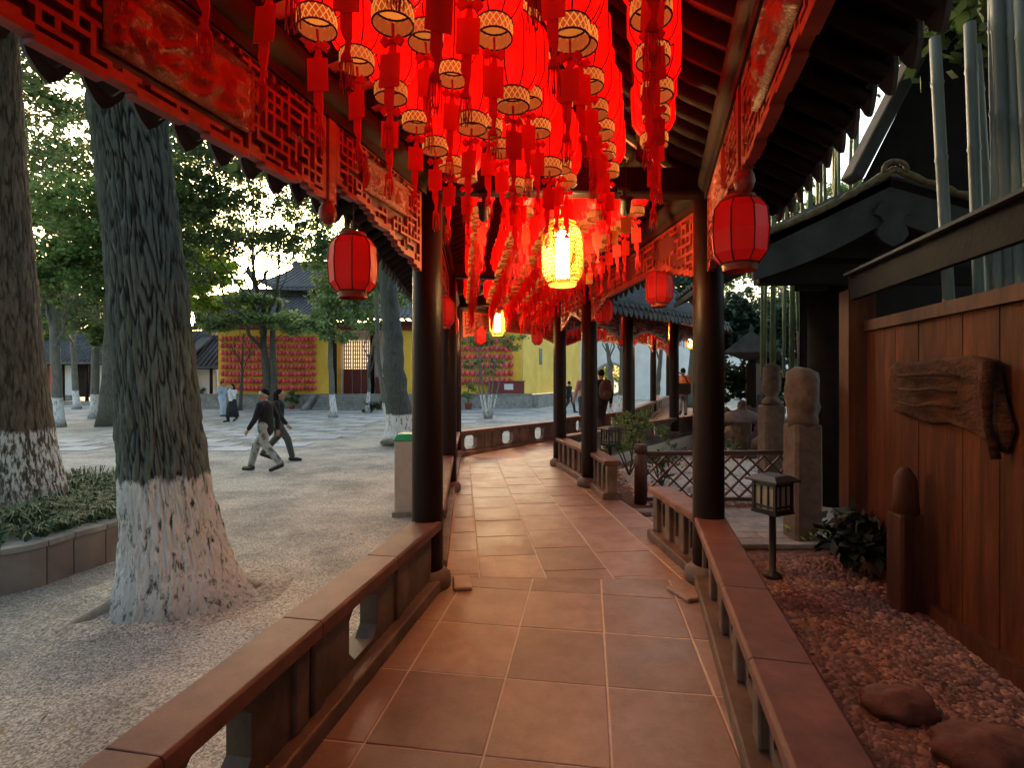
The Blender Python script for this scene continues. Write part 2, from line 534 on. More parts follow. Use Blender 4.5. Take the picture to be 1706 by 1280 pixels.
def weather(key, scale, stretch, lo, hi, p0=0.32, p1=0.6):
    """old stains and wear with a shape of their own, running across neighbouring pieces"""
    nt = M[key].node_tree
    b = nt.nodes['Principled BSDF']
    ge = nd(nt, 'ShaderNodeNewGeometry')
    mp = nd(nt, 'ShaderNodeMapping')
    mp.inputs['Scale'].default_value = stretch
    nt.links.new(ge.outputs['Position'], mp.inputs[0])
    n2 = nd(nt, 'ShaderNodeTexNoise', Scale=scale, Detail=9.0, Roughness=0.72)
    nt.links.new(mp.outputs[0], n2.inputs['Vector'])
    r2 = nd(nt, 'ShaderNodeValToRGB')
    r2.color_ramp.elements[0].position, r2.color_ramp.elements[1].position = p0, p1
    r2.color_ramp.elements[0].color, r2.color_ramp.elements[1].color = c4(lo), c4(hi)
    nt.links.new(n2.outputs['Fac'], r2.inputs[0])
    mx = nd(nt, 'ShaderNodeMix', data_type='RGBA', blend_type='MULTIPLY')
    mx.inputs['Factor'].default_value = 1.0
    nt.links.new(b.inputs['Base Color'].links[0].from_socket, mx.inputs[6])
    nt.links.new(r2.outputs[0], mx.inputs[7])
    nt.links.new(mx.outputs[2], b.inputs['Base Color'])
for a_ in (('wallwood', 2.2, (3, 3, .35), (.45, .40, .38), (1.15, 1.1, 1.05)), ('postwood', 3, (3, 3, .4), (.5, .45, .42), (1.1, 1.08, 1.05)),
           ('stonecap', 4.5, (1, 1, 1), (.62, .6, .6), (1.12, 1.08, 1.05)), ('stonepanel', 4, (1, 1, .6), (.5, .47, .45), (1.2, 1.15, 1.1)),
           ('fret', 9, (1, 1, 1), (.5, .45, .42), (1.15, 1.15, 1.15)), ('lacquer', 5, (2, 2, .3), (.6, .6, .6), (1.25, 1.2, 1.15)),
           ('yellowwall', .9, (1, 1, .5), (.8, .77, .7), (1.04, 1.03, 1.0)), ('paleyellow', .9, (1, 1, .5), (.85, .82, .76), (1.04, 1.03, 1.0)),
           ('white', .8, (1, 1, .4), (.8, .8, .78), (1.03, 1.03, 1.03)), ('stone', 2.5, (1, 1, 1), (.6, .6, .58), (1.1, 1.1, 1.08))):
    weather(*a_)

def gravel_mat(name, c, c2, scale, bump=0.8):
    m = bpy.data.materials.new(name)
    m.use_nodes = True
    nt = m.node_tree
    b = nt.nodes['Principled BSDF']
    b.inputs['Roughness'].default_value = 0.85
    tc = nd(nt, 'ShaderNodeTexCoord')
    vo = nd(nt, 'ShaderNodeTexVoronoi', Scale=scale)
    nt.links.new(tc.outputs['Object'], vo.inputs['Vector'])
    sp = nd(nt, 'ShaderNodeSeparateColor')
    nt.links.new(vo.outputs['Color'], sp.inputs[0])
    rp = nd(nt, 'ShaderNodeValToRGB')
    rp.color_ramp.elements[0].position, rp.color_ramp.elements[1].position = 0.05, 0.95
    rp.color_ramp.elements[0].color, rp.color_ramp.elements[1].color = c4(c), c4(c2)
    nt.links.new(sp.outputs[0], rp.inputs[0])
    n3 = nd(nt, 'ShaderNodeTexNoise', Scale=0.9, Detail=6.0, Roughness=0.65)
    nt.links.new(tc.outputs['Object'], n3.inputs['Vector'])
    r3 = nd(nt, 'ShaderNodeValToRGB')
    r3.color_ramp.elements[0].position, r3.color_ramp.elements[1].position = 0.36, 0.6
    r3.color_ramp.elements[0].color, r3.color_ramp.elements[1].color = (0.52, 0.53, 0.52, 1), (1.08, 1.06, 1.0, 1)
    nt.links.new(n3.outputs['Fac'], r3.inputs[0])
    mx = nd(nt, 'ShaderNodeMix', data_type='RGBA', blend_type='MULTIPLY')
    mx.inputs['Factor'].default_value = 1.0
    nt.links.new(rp.outputs[0], mx.inputs[6])
    nt.links.new(r3.outputs[0], mx.inputs[7])
    nt.links.new(mx.outputs[2], b.inputs['Base Color'])
    bp = nd(nt, 'ShaderNodeBump', Strength=bump, Distance=0.012, invert=True)
    nt.links.new(vo.outputs['Distance'], bp.inputs['Height'])
    nt.links.new(bp.outputs[0], b.inputs['Normal'])
    return m
M['gravel'] = gravel_mat('court_gravel', (0.24, 0.23, 0.195), (0.68, 0.65, 0.57), 85)
M['bedgravel'] = gravel_mat('bed_gravel', (0.075, 0.03, 0.018), (0.21, 0.10, 0.062), 30)
M['palegravel'] = gravel_mat('pale_gravel', (0.42, 0.41, 0.40), (0.66, 0.65, 0.64), 30)
M['paving'] = gravel_mat('far_paving', (0.33, 0.34, 0.33), (0.45, 0.46, 0.45), 6, 0.15)
M['pebble'] = mat('loose_pebble', (0.22, 0.21, 0.18), (0.58, 0.55, 0.48), rough=0.8, scale=1.5, island=0.5)
M['bedpebble'] = mat('bed_pebble', (0.11, 0.05, 0.031), (0.32, 0.155, 0.098), rough=0.75, scale=3, island=0.5)
# ------------------------------------------------------------------ ground
GZ, BZ = -0.35, -0.15      # courtyard level, garden bed level (corridor floor is 0)
g = flat_sheet('ground', [(-300, -60), (300, -60), (300, 400), (-300, 400)], GZ - 0.012, M['gravel'])
tag(g, 'pale ground running to the horizon beyond the courtyard', kind='structure')
gc = flat_sheet('gravel_courtyard', [(-44, -16), (9, -16), (9, 30), (-44, 30)], GZ, M['gravel'])
tag(gc, 'grey gravel court between the corridor and the yellow hall', kind='structure')
pv = flat_sheet('courtyard_paving', [(-44, 21.5), (14, 21.5), (14, 60), (-44, 60)], GZ + 0.004, M['paving'])
tag(pv, 'smooth grey paving in front of the yellow hall', kind='structure')

# column lines of the corridor: L and R nodes, floor height of each
L = [V((-3.67, -5.5 * K)), V((-0.61, 2.78 * K)), V((-1.08, 7.35 * K)), V((3.48, 11.25 * K)), V((6.6, 16.2 * K))]
Rr = [V((-1.636, -5.5 * K)), V((1.45, 2.84 * K)), V((0.82, 6.6 * K)), V((5.2, 10.35 * K)), V((8.3, 15.3 * K))]
HZ = [0, 0, 0, 0.12, 0.28]
FL = [V((-2.60, -5.5 * K)), V((-0.50, 2.90 * K)), V((-1.0, 7.35 * K)), V((3.48, 11.1 * K)), V((6.6, 16.0 * K))]   # left bench line (floor)
def lerp(a, b, t): return a + (b - a) * t
def perp_out(i, side):
    d = (L[i] - Rr[i]).normalized()
    return d if side < 0 else -d

NAMES = ['near', 'middle', 'far', 'farthest']
floor = None
corr_floor = bpy.data.objects.new('corridor_floor', None)
COL.objects.link(corr_floor)
tag(corr_floor, 'stone slab floor of the covered corridor with pale joints', kind='structure')
def zfun_seg(i, p):
    a, b = lerp(L[i], Rr[i], .5), lerp(L[i + 1], Rr[i + 1], .5)
    t = max(0, min(1, (V(p) - a).dot(b - a) / (b - a).length_squared))
    return HZ[i] + (HZ[i + 1] - HZ[i]) * t
for i in range(4):
    d0, d1 = 0.22, 0.22
    pl = [FL[i] + perp_out(i, -1) * d0, FL[i + 1] + perp_out(i + 1, -1) * d0, Rr[i + 1] + perp_out(i + 1, 1) * d1, Rr[i] + perp_out(i, 1) * d1]
    mb = MB()
    top = [V((p.x, p.y, zfun_seg(i, p) - 0.003)) for p in pl]
    bot = [V((p.x, p.y, -0.6)) for p in pl]
    mb.add(top + bot, [(0, 3, 2, 1), (4, 5, 6, 7), (0, 1, 5, 4), (1, 2, 6, 5), (2, 3, 7, 6), (3, 0, 4, 7)])
    mb.build('floor_bed', M['mortar'], corr_floor)
    # slabs, cut to the bay
    a, b = lerp(L[i], Rr[i], .5), lerp(L[i + 1], Rr[i + 1], .5)
    if i == 0:
        d = V((0.20 / K, 1.0)).normalized()
    else:
        d = (b - a).normalized()
    n = V((d.y, -d.x))
    inner = [FL[i] - perp_out(i, -1) * 0.02, FL[i + 1] - perp_out(i + 1, -1) * 0.02, Rr[i + 1] + perp_out(i + 1, 1) * 0.2, Rr[i] + perp_out(i, 1) * 0.2]
    poly = [(p.x, p.y) for p in inner][::-1]
    area = sum(poly[k][0] * poly[(k + 1) % 4][1] - poly[(k + 1) % 4][0] * poly[k][1] for k in range(4))
    if area < 0: poly = poly[::-1]
    W_, H_ = (0.50, 0.545) if i < 2 else (0.6, 0.6)
    org = V((0.62, 2.66 * K)) if i == 0 else (V((0.76, 2.9 * K)) if i == 1 else a)
    for r in range(-16, 18):
        for c in range(-9, 10):
            jo = 0.0 if i == 0 and c >= -2 else (0.16 if (c % 2) else 0.0) * (1 if i == 1 else 0)
            g_ = 0.005
            x0, x1, y0, y1 = c * W_ + g_, (c + 1) * W_ - g_, r * H_ + g_ + jo, (r + 1) * H_ - g_ + jo
            q = [org + n * x + d * y for x, y in ((x0, y0), (x1, y0), (x1, y1), (x0, y1))]
            if i == 0 and max(p.y for p in q) < 0.2: continue
            q = [(p.x, p.y) for p in q]
            ar = sum(q[k][0] * q[(k + 1) % 4][1] - q[(k + 1) % 4][0] * q[k][1] for k in range(4))
            if ar < 0: q = q[::-1]
            for k in range(4):
                q = clip(q, poly[k], poly[(k + 1) % 4])
                if len(q) < 3: break
            if len(q) < 3: continue
            cx = sum(p[0] for p in q) / len(q); cy = sum(p[1] for p in q) / len(q)
            ar = abs(sum(q[k][0] * q[(k + 1) % len(q)][1] - q[(k + 1) % len(q)][0] * q[k][1] for k in range(len(q)))) / 2
            if ar < 0.006: continue
            dz = R.uniform(-0.0012, 0.0012)
            tx, ty = R.uniform(-.0016, .0016), R.uniform(-.0016, .0016)
            mb = MB()
            k = len(q)
            zt = [zfun_seg(i, p) + dz + tx * (p[0] - cx) / .3 + ty * (p[1] - cy) / .3 for p in q]
            ins = [(cx + (p[0] - cx) * .985, cy + (p[1] - cy) * .985) for p in q]
            tv = [(p[0] - cx, p[1] - cy, z) for p, z in zip(ins, zt)]
            mv = [(p[0] - cx, p[1] - cy, z - .0016) for p, z in zip(q, zt)]
            bv = [(p[0] - cx, p[1] - cy, z - .02) for p, z in zip(q, zt)]
            mb.add(tv + mv + bv, [tuple(range(k))] + [(j, (j + 1) % k, k + (j + 1) % k, k + j) for j in range(k)] + [(k + j, k + (j + 1) % k, 2 * k + (j + 1) % k, 2 * k + j) for j in range(k)])
            mb.build('stone_slab', M['slab'], corr_floor, loc=(cx, cy, 0))

# ------------------------------------------------------------------ corridor bays: columns, beams, rafters, roof, friezes
def col_mesh(h, r=0.112):
    mb = MB()
    mb.lathe([(r * 1.02, 0.1), (r, 0.4), (r * .985, h * .6), (r * .93, h)], 24)
    return mb.mesh('column', M['lacquer'])
COLUMN = col_mesh(2.95)
mb = MB(); mb.lathe([(.165, 0), (.172, .03), (.165, .085), (.13, .115), (.122, .13)], 24)
BASE = mb.mesh('column_base', M['stonepanel'])

bays = []
BAY_LABEL = ['dark timber corridor bay overhead, nearest the camera, with red fretwork under its eaves',
             'middle corridor bay with dark columns leading to the low wall with three holes',
             'far corridor bay turning right behind the low wall with three holes',
             'farthest corridor bay with lanterns where a person in orange walks']
for i in range(4):
    a = lerp(L[i], Rr[i], .5)
    bays.append(empty('covered_corridor', (a.x, a.y, HZ[i]), BAY_LABEL[i], 'corridor', 'bays of the covered corridor'))

def add_col(p, z, bay):
    o = link('column', COLUMN, bay, V((p[0], p[1], z)) - bay.location)
    link('column_base', BASE, o)
for (p, z, b) in [(L[1], 0, 0), (Rr[1], 0, 0), (V((-.85, 5.12 * K)), 0, 1), (V((1.075, 5.35 * K)), 0, 1), (L[2], 0, 1), (Rr[2], 0, 1),
                  (lerp(L[2], L[3], .5), .06, 2), (lerp(Rr[2], Rr[3], .36), .05, 2), (lerp(Rr[2], Rr[3], .7), .1, 2), (L[3], .12, 2), (Rr[3], .12, 2),
                  (lerp(L[3], L[4], .5), .2, 3), (lerp(Rr[3], Rr[4], .33), .2, 3), (lerp(Rr[3], Rr[4], .66), .2, 3), (L[4], .28, 3), (Rr[4], .28, 3)]:
    add_col((p.x, p.y), z, bays[b])

EO = 0.56
def node(i, a):
    """section point at node i: a in [-1, 1] from left column line to right; beyond is eave. returns Vector3 on rafter underside"""
    c = lerp(L[i], Rr[i], .5)
    s = abs(a)
    P = L[i] if a < 0 else Rr[i]
    if s <= 1:
        p = lerp(c, P, s)
        # profile 3.62 ridge -> 3.40 at .55 -> 3.0 at 1
        z = 3.02 + .73 * (1 - s) ** 1.35
    else:
        p = P + perp_out(i, -1 if a < 0 else 1) * EO * (s - 1)
        z = 3.02 - (.25 if a > 0 and i < 2 else .36) * (s - 1)
    return V((p.x, p.y, z + HZ[i]))
PROF = [0, .3, .55, .78, 1, 1.5, 2.0]
for i in range(4):
    bay = bays[i]
    seglen = (lerp(L[i + 1], Rr[i + 1], .5) - lerp(L[i], Rr[i], .5)).length
    nr = int(seglen / 0.205)
    for sgn in (-1, 1):
        # rafters
        for k in range(nr):
            t = (k + .5) / nr
            if i == 0 and t < .55: continue
            pts = [node(i, sgn * a).lerp(node(i + 1, sgn * a), t) - V((0, 0, .0)) for a in PROF]
            mb = MB(); mb.tube(pts, .042, 8)
            mb.build('rafter', M['darkwood'], bay, world=True)
        # boards above the rafters, one per gap between purlins
        up = V((0, 0, .045))
        for j, nm in ((0, 'ceiling_board'), (1, 'ceiling_board'), (2, 'ceiling_board'), (3, 'ceiling_board'), (4, 'eave_board'), (5, 'eave_board')):
            mb = MB()
            p = [node(i, sgn * PROF[j]) + up, node(i, sgn * PROF[j + 1]) + up, node(i + 1, sgn * PROF[j + 1]) + up, node(i + 1, sgn * PROF[j]) + up]
            q = [x + V((0, 0, .03)) for x in p]
            mb.add(p + q, [(0, 1, 2, 3), (7, 6, 5, 4), (0, 4, 5, 1), (1, 5, 6, 2), (2, 6, 7, 3), (3, 7, 4, 0)])
            mb.build(nm, M['ceilboard'] if j < 4 else M['darkwood'], bay, world=True)
        # tile rolls on top
        mb = MB()
        nt_ = int(seglen / .2)
        for k in range(nt_):
            t = (k + .5) / nt_
            pts = [node(i, sgn * a).lerp(node(i + 1, sgn * a), t) + V((0, 0, .13)) for a in PROF]
            mb.tube(pts, .055, 6)
        p = [[node(i + e, sgn * a) + V((0, 0, .1)) for a in PROF] for e in (0, 1)]
        for j in range(len(PROF) - 1):
            mb.add([p[0][j], p[0][j + 1], p[1][j + 1], p[1][j]], [(0, 1, 2, 3)])
        tag(mb.build('roof_tiles', M['rooftile'], bay, world=True), kind='stuff')
        # drip tiles along the eave edge, each a pointed tongue
        e0, e1 = node(i, sgn * 2.0), node(i + 1, sgn * 2.0)
        el = (e1 - e0).length
        nn = int(el / .2)
        dirv = (e1 - e0).normalized()
        outv = V((perp_out(i, sgn).x, perp_out(i, sgn).y, 0))
        poly = [(-.085, .05), (-.09, 0), (-.075, -.05), (-.035, -.10), (0, -.125), (.035, -.10), (.075, -.05), (.09, 0), (.085, .05)]
        if i < 3:
            mb = MB(); mb.prism(poly, .018, Matrix.Identity(4))
            mb.lathe([(.06, -.012), (.06, .012)], 12)      # round end cap above the joint
            for v in mb.v[-24:]:
                y = v.z; v.z = v.y + .085; v.y = y; v.x += .1
            dm = mb.mesh('drip_tile', M['rooftile'])
            for k in range(nn):
                t = (k + .5) / nn
                if i == 0 and t < .6: continue
                o = link('drip_tile', dm, bay, e0.lerp(e1, t) + outv * .03 + V((0, 0, .055 + .008 * math.sin(k * 2.3))) - bay.location)
                o.rotation_euler = (R.uniform(-.06, .06) + (.16 * (-sgn)), R.uniform(-.07, .07), math.atan2(dirv.y, dirv.x))
        # beams along the column line
        for (a, dz, r) in ((1, -.10, .085), (.55, -.10, .065)):
            mb = MB(); mb.tube([node(i, sgn * a) + V((0, 0, dz)), node(i + 1, sgn * a) + V((0, 0, dz))], r, 14)
            mb.build('purlin', M['darkwood'], bay, world=True)
        mb = MB(); p0, p1 = (L if sgn < 0 else Rr)[i], (L if sgn < 0 else Rr)[i + 1]
        mb.bar((p0.x, p0.y, 2.765 + .09 + HZ[i]), (p1.x, p1.y, 2.765 + .09 + HZ[i + 1]), .075, .13)
        mb.build('eave_beam', M['darkwood'], bay, world=True)
    mb = MB(); mb.tube([node(i, 0) - V((0, 0, .1)), node(i + 1, 0) - V((0, 0, .1))], .075, 12)
    mb.build('ridge_purlin', M['darkwood'], bay, world=True)
    mb = MB(); mb.tube([node(i, 0) + V((0, 0, .2)), node(i + 1, 0) + V((0, 0, .2))], .11, 10)
    mb.build('roof_ridge', M['rooftile'], bay, world=True)

def cross_beam(p, q, z, bay):
    mb = MB(); mb.bar((p.x, p.y, z), (q.x, q.y, z), .15, .2)
    o = bevel(mb.build('cross_beam', M['lacquer'], bay, world=True), .03, 3)
    c = lerp(p, q, .5)
    mb = MB(); mb.lathe([(.07, z + .1), (.075, z + .3), (.06, 3.5 + bay.location.z)], 12, (c.x, c.y, 0))
    mb.build('king_post', M['darkwood'], bay, world=True)
cross_beam(L[1], Rr[1], 2.93, bays[0])
cross_beam(V((-.85, 5.12 * K)), V((1.075, 5.35 * K)), 2.93, bays[1])
cross_beam(L[2], Rr[2], 2.93, bays[1])
cross_beam(lerp(L[2], L[3], .5), lerp(Rr[2], Rr[3], .5), 2.98, bays[2])
cross_beam(L[3], Rr[3], 3.05, bays[2])
cross_beam(lerp(L[3], L[4], .5), lerp(Rr[3], Rr[4], .5), 3.1, bays[3])

# ---- fretwork friezes: a mask on a fine grid becomes one connected carved board
TILE = ['#########.##', '#.......#.#.', '#.#####.#.#.', '#.#...#.###.', '#.#.#.#.....', '#.#.#.######', '#.#.#......#', '#...######.#', '#####....#.#', '....#.##.#.#', '###.#.#..#.#', '..#.###.##.#']
NP = 9          # an irregular fret: which sides of a square net are kept, repeating every NP nodes
rf = random.Random(31)
FH = {(a, b): rf.random() < .66 for a in range(NP) for b in range(NP)}
FV = {(a, b): rf.random() < .66 for a in range(NP) for b in range(NP)}
def fret_on(ii, jj):
    a, x = divmod(ii, 3); b, y = divmod(jj, 3)
    k = (a % (2 * NP)); k = k if k < NP else 2 * NP - 1 - k      # mirrored repeat
    if x == 0 and y == 0:
        return FH[(k, b % NP)] or FV[(k, b % NP)] or FH[((k - 1) % NP, b % NP)] or FV[(k, (b - 1) % NP)]
    if y == 0: return FH[(k, b % NP)]
    if x == 0: return FV[(k, b % NP)]
    return False
def mask_mesh(cells, cell, t, mats, uvz):
    vid, vs, fs = {}, [], []
    def vert(i, j, k):
        key = (i, j, k)
        if key not in vid:
            vid[key] = len(vs)
            vs.append((i * cell, (-t / 2 if k == 0 else t / 2), uvz - j * cell))
        return vid[key]
    for (i, j) in cells:
        a = [vert(i, j, 0), vert(i + 1, j, 0), vert(i + 1, j + 1, 0), vert(i, j + 1, 0)]
        b = [vert(i, j, 1), vert(i + 1, j, 1), vert(i + 1, j + 1, 1), vert(i, j + 1, 1)]
        fs.append(a); fs.append(b[::-1])
        if (i, j - 1) not in cells: fs.append((a[0], a[1], b[1], b[0]))
        if (i, j + 1) not in cells: fs.append((a[2], a[3], b[3], b[2]))
        if (i - 1, j) not in cells: fs.append((a[3], a[0], b[0], b[3]))
        if (i + 1, j) not in cells: fs.append((a[1], a[2], b[2], b[1]))
    me = bpy.data.meshes.new('frieze')
    me.from_pydata(vs, [], fs)
    for m in mats: me.materials.append(m)
    bm = bmesh.new(); bm.from_mesh(me); bmesh.ops.recalc_face_normals(bm, faces=bm.faces); bm.to_mesh(me); bm.free()
    return me

CARVE = mat('carved_panel', (0.27, 0.03, 0.014), (0.38, 0.06, 0.026), rough=0.45, scale=7, bump=0.9, bscale=22)
def frieze(p, q, ztop, bay, depth, cart, cell=.0155, zo=0.0):
    """carved frieze from p to q (2-D); depth(s, length) = height of the board at s; cart = [(s0, s1)] solid carved cartouches"""
    d = q - p
    Ln = d.length
    ni = max(6, int(Ln / cell))
    hmax = max(depth(k / 20 * Ln, Ln) for k in range(21))
    nj = int(hmax / cell)
    step = max(1, int(round(.05 / cell)))
    cells, back = set(), []
    dep = [max(5, int(depth(((ii // step) * step + step / 2) * cell, Ln) / cell)) for ii in range(ni)]
    def in_cart(ii, jj):
        for (s0, s1) in cart:
            i0, i1 = int(s0 * ni), int(s1 * ni)
            if i0 <= ii <= i1:
                h = min(dep[i0:i1 + 1] or [5])
                j0, j1 = 4, h - 5
                e = min(ii - i0, i1 - ii)
                cut = max(0, 4 - e)
                if j0 + cut <= jj <= j1 - cut: return 2
                if j0 - 1 + cut <= jj <= j1 + 1 - cut: return 1
        return 0
    for ii in range(ni):
        for jj in range(dep[ii]):
            edge = jj < 2 or ii < 2 or ii >= ni - 2 or jj >= dep[ii] - 2
            if not edge:
                for q_ in (-2, -1, 1, 2):
                    if 0 <= ii + q_ < ni and jj >= dep[ii + q_]: edge = True
            ic = in_cart(ii, jj)
            if edge or (ic == 0 and fret_on(ii, jj)):
                cells.add((ii, jj))
    me = mask_mesh(cells, cell, .045, [M['fret']], 0)
    # keep only the connected carving (loose bits would fall out of a real board)
    bm = bmesh.new(); bm.from_mesh(me); bm.verts.ensure_lookup_table()
    seen, comps = set(), []
    for v in bm.verts:
        if v.index in seen: continue
        st, comp = [v], []
        seen.add(v.index)
        while st:
            w = st.pop(); comp.append(w)
            for e in w.link_edges:
                o = e.other_vert(w)
                if o.index not in seen: seen.add(o.index); st.append(o)
        comps.append(comp)
    comps.sort(key=len)
    for comp in comps[:-1]:
        bmesh.ops.delete(bm, geom=comp, context='VERTS')
    bm.to_mesh(me); bm.free()
    o = link('frieze', me, bay, V((p.x, p.y, ztop + zo)) - bay.location, math.atan2(d.y, d.x))
    # thin board behind the carving, same outline
    mb = MB()
    for ii in range(0, ni - 1, step):
        i1 = min(ni, ii + step)
        mb.add([(ii * cell, 0, -.01), (i1 * cell, 0, -.01), (i1 * cell, 0, -(dep[min(ni - 1, ii)] - .6) * cell), (ii * cell, 0, -(dep[min(ni - 1, ii)] - .6) * cell)], [(0, 1, 2, 3)])
    mb.build('backing_board', M['fretback'], o)
    for (s0, s1) in cart:
        i0, i1 = int(s0 * ni), int(s1 * ni)
        h = min(dep[i0:i1 + 1])
        mb = MB()
        x0, x1, z0, z1 = (i0 + .5) * cell, (i1 + .5) * cell, -5 * cell, -(h - 5) * cell
        c = .04
        if z0 - z1 < .1 or x1 - x0 < .12: continue
        for sg in (-1, 1):      # relief carved on both faces
            nx, nz = max(8, int((x1 - x0) / .011)), max(6, int((z0 - z1) / .011))
            o_ = []
            for a in range(nx + 1):
                for b in range(nz + 1):
                    x, z = lerp(x0, x1, a / nx), lerp(z1, z0, b / nz)
                    e_ = min(a, nx - a, b, nz - b)
                    q = V((x * 16 + s0 * 40, z * 16, sg * 3 + p.y))
                    w = V((noise.noise(q * .6), noise.noise(q * .6 + V((9, 0, 0))), 0)) * 1.1
                    hgt = .018 + .030 * (1 - min(1, abs(noise.noise(q + w)) * 2.6)) - .008 * abs(noise.noise(q * 2.2))
                    if e_ < 1: hgt = .016
                    elif e_ == 2: hgt = .016
                    elif e_ == 1: hgt = .042
                    o_.append((x, sg * hgt, z))
            mb.add(o_, [(a * (nz + 1) + b, (a + 1) * (nz + 1) + b, (a + 1) * (nz + 1) + b + 1, a * (nz + 1) + b + 1) for a in range(nx) for b in range(nz)], 0, True)
        mb.build('cartouche', CARVE, o)
    return o

def edge_bracket(lo, hi, w):
    """deep at both ends, shallow in the middle, in steps"""
    def f(s, Ln):
        e = min(s, Ln - s)
        return hi + (lo - hi) * max(0, 1 - e / w)
    return f
def one_end(lo, hi, w, end):
    def f(s, Ln):
        e = (Ln - s) if end else s
        return hi + (lo - hi) * max(0, 1 - e / w) + .03 * abs(math.sin(s * 11.0)) - .012
    return f
FT = 2.815
def pl_(side, Y, i=0):
    A, B = (L if side < 0 else Rr)[i], (L if side < 0 else Rr)[i + 1]
    return lerp(A, B, (Y * K - A.y) / (B.y - A.y))
frieze(pl_(-1, .15), pl_(-1, 1.90), FT, bays[0], one_end(.42, .43, .5, 1), [(.14, .44), (.56, .80)])
frieze(pl_(-1, 1.96), pl_(-1, 2.68), FT, bays[0], one_end(.57, .34, .8, 1), [(.25, .78)])
frieze(pl_(1, .0), pl_(1, 1.67), FT, bays[0], one_end(.42, .43, .5, 1), [(.2, .5), (.6, .85)])
frieze(pl_(1, 1.74), pl_(1, 2.74), FT, bays[0], one_end(.57, .36, 1.05, 1), [(.3, .75)])
def hpost(p, z0, bay):
    mb = MB()
    mb.lathe([(.012, z0 - .10), (.035, z0 - .085), (.046, z0 - .05), (.04, z0 - .02), (.03, z0), (.038, z0 + .012)], 14, (p.x, p.y, 0))
    mb.box((p.x, p.y, (z0 + 2.81) / 2 + .006), (.06, .06, 2.81 - z0), math.atan2((L[1] - L[0]).y, (L[1] - L[0]).x))
    mb.build('hanging_post', M['fret'], bay, world=True)
hpost(pl_(-1, 1.93), 2.37, bays[0])
hpost(pl_(1, 1.705), 2.42, bays[0])
# further friezes
def fz_line(A, B, bay, carts, t0=.0, n=1, lo=.55, hi=.36, zo=0.0):
    for k in range(n):
        p, q = lerp(A, B, (k + .02) / n), lerp(A, B, (k + .98) / n)
        d = (q - p).normalized()
        frieze(p + d * .1, q - d * .1, FT + zo, bay, edge_bracket(lo, hi, .7), carts, cell=.026)
CT = [(.12, .3), (.4, .6), (.7, .88)]
fz_line(L[1], V((-.85, 5.12 * K)), bays[1], CT)
fz_line(V((-.85, 5.12 * K)), L[2], bays[1], CT)
fz_line(Rr[1], V((1.075, 5.35 * K)), bays[1], CT)
fz_line(V((1.075, 5.35 * K)), Rr[2], bays[1], [])
fz_line(L[2], L[3], bays[2], CT, n=2)
fz_line(Rr[2], Rr[3], bays[2], CT, n=3)
fz_line(L[3], L[4], bays[3], CT, n=2, zo=.12)
fz_line(Rr[3], Rr[4], bays[3], CT, n=3, zo=.12)

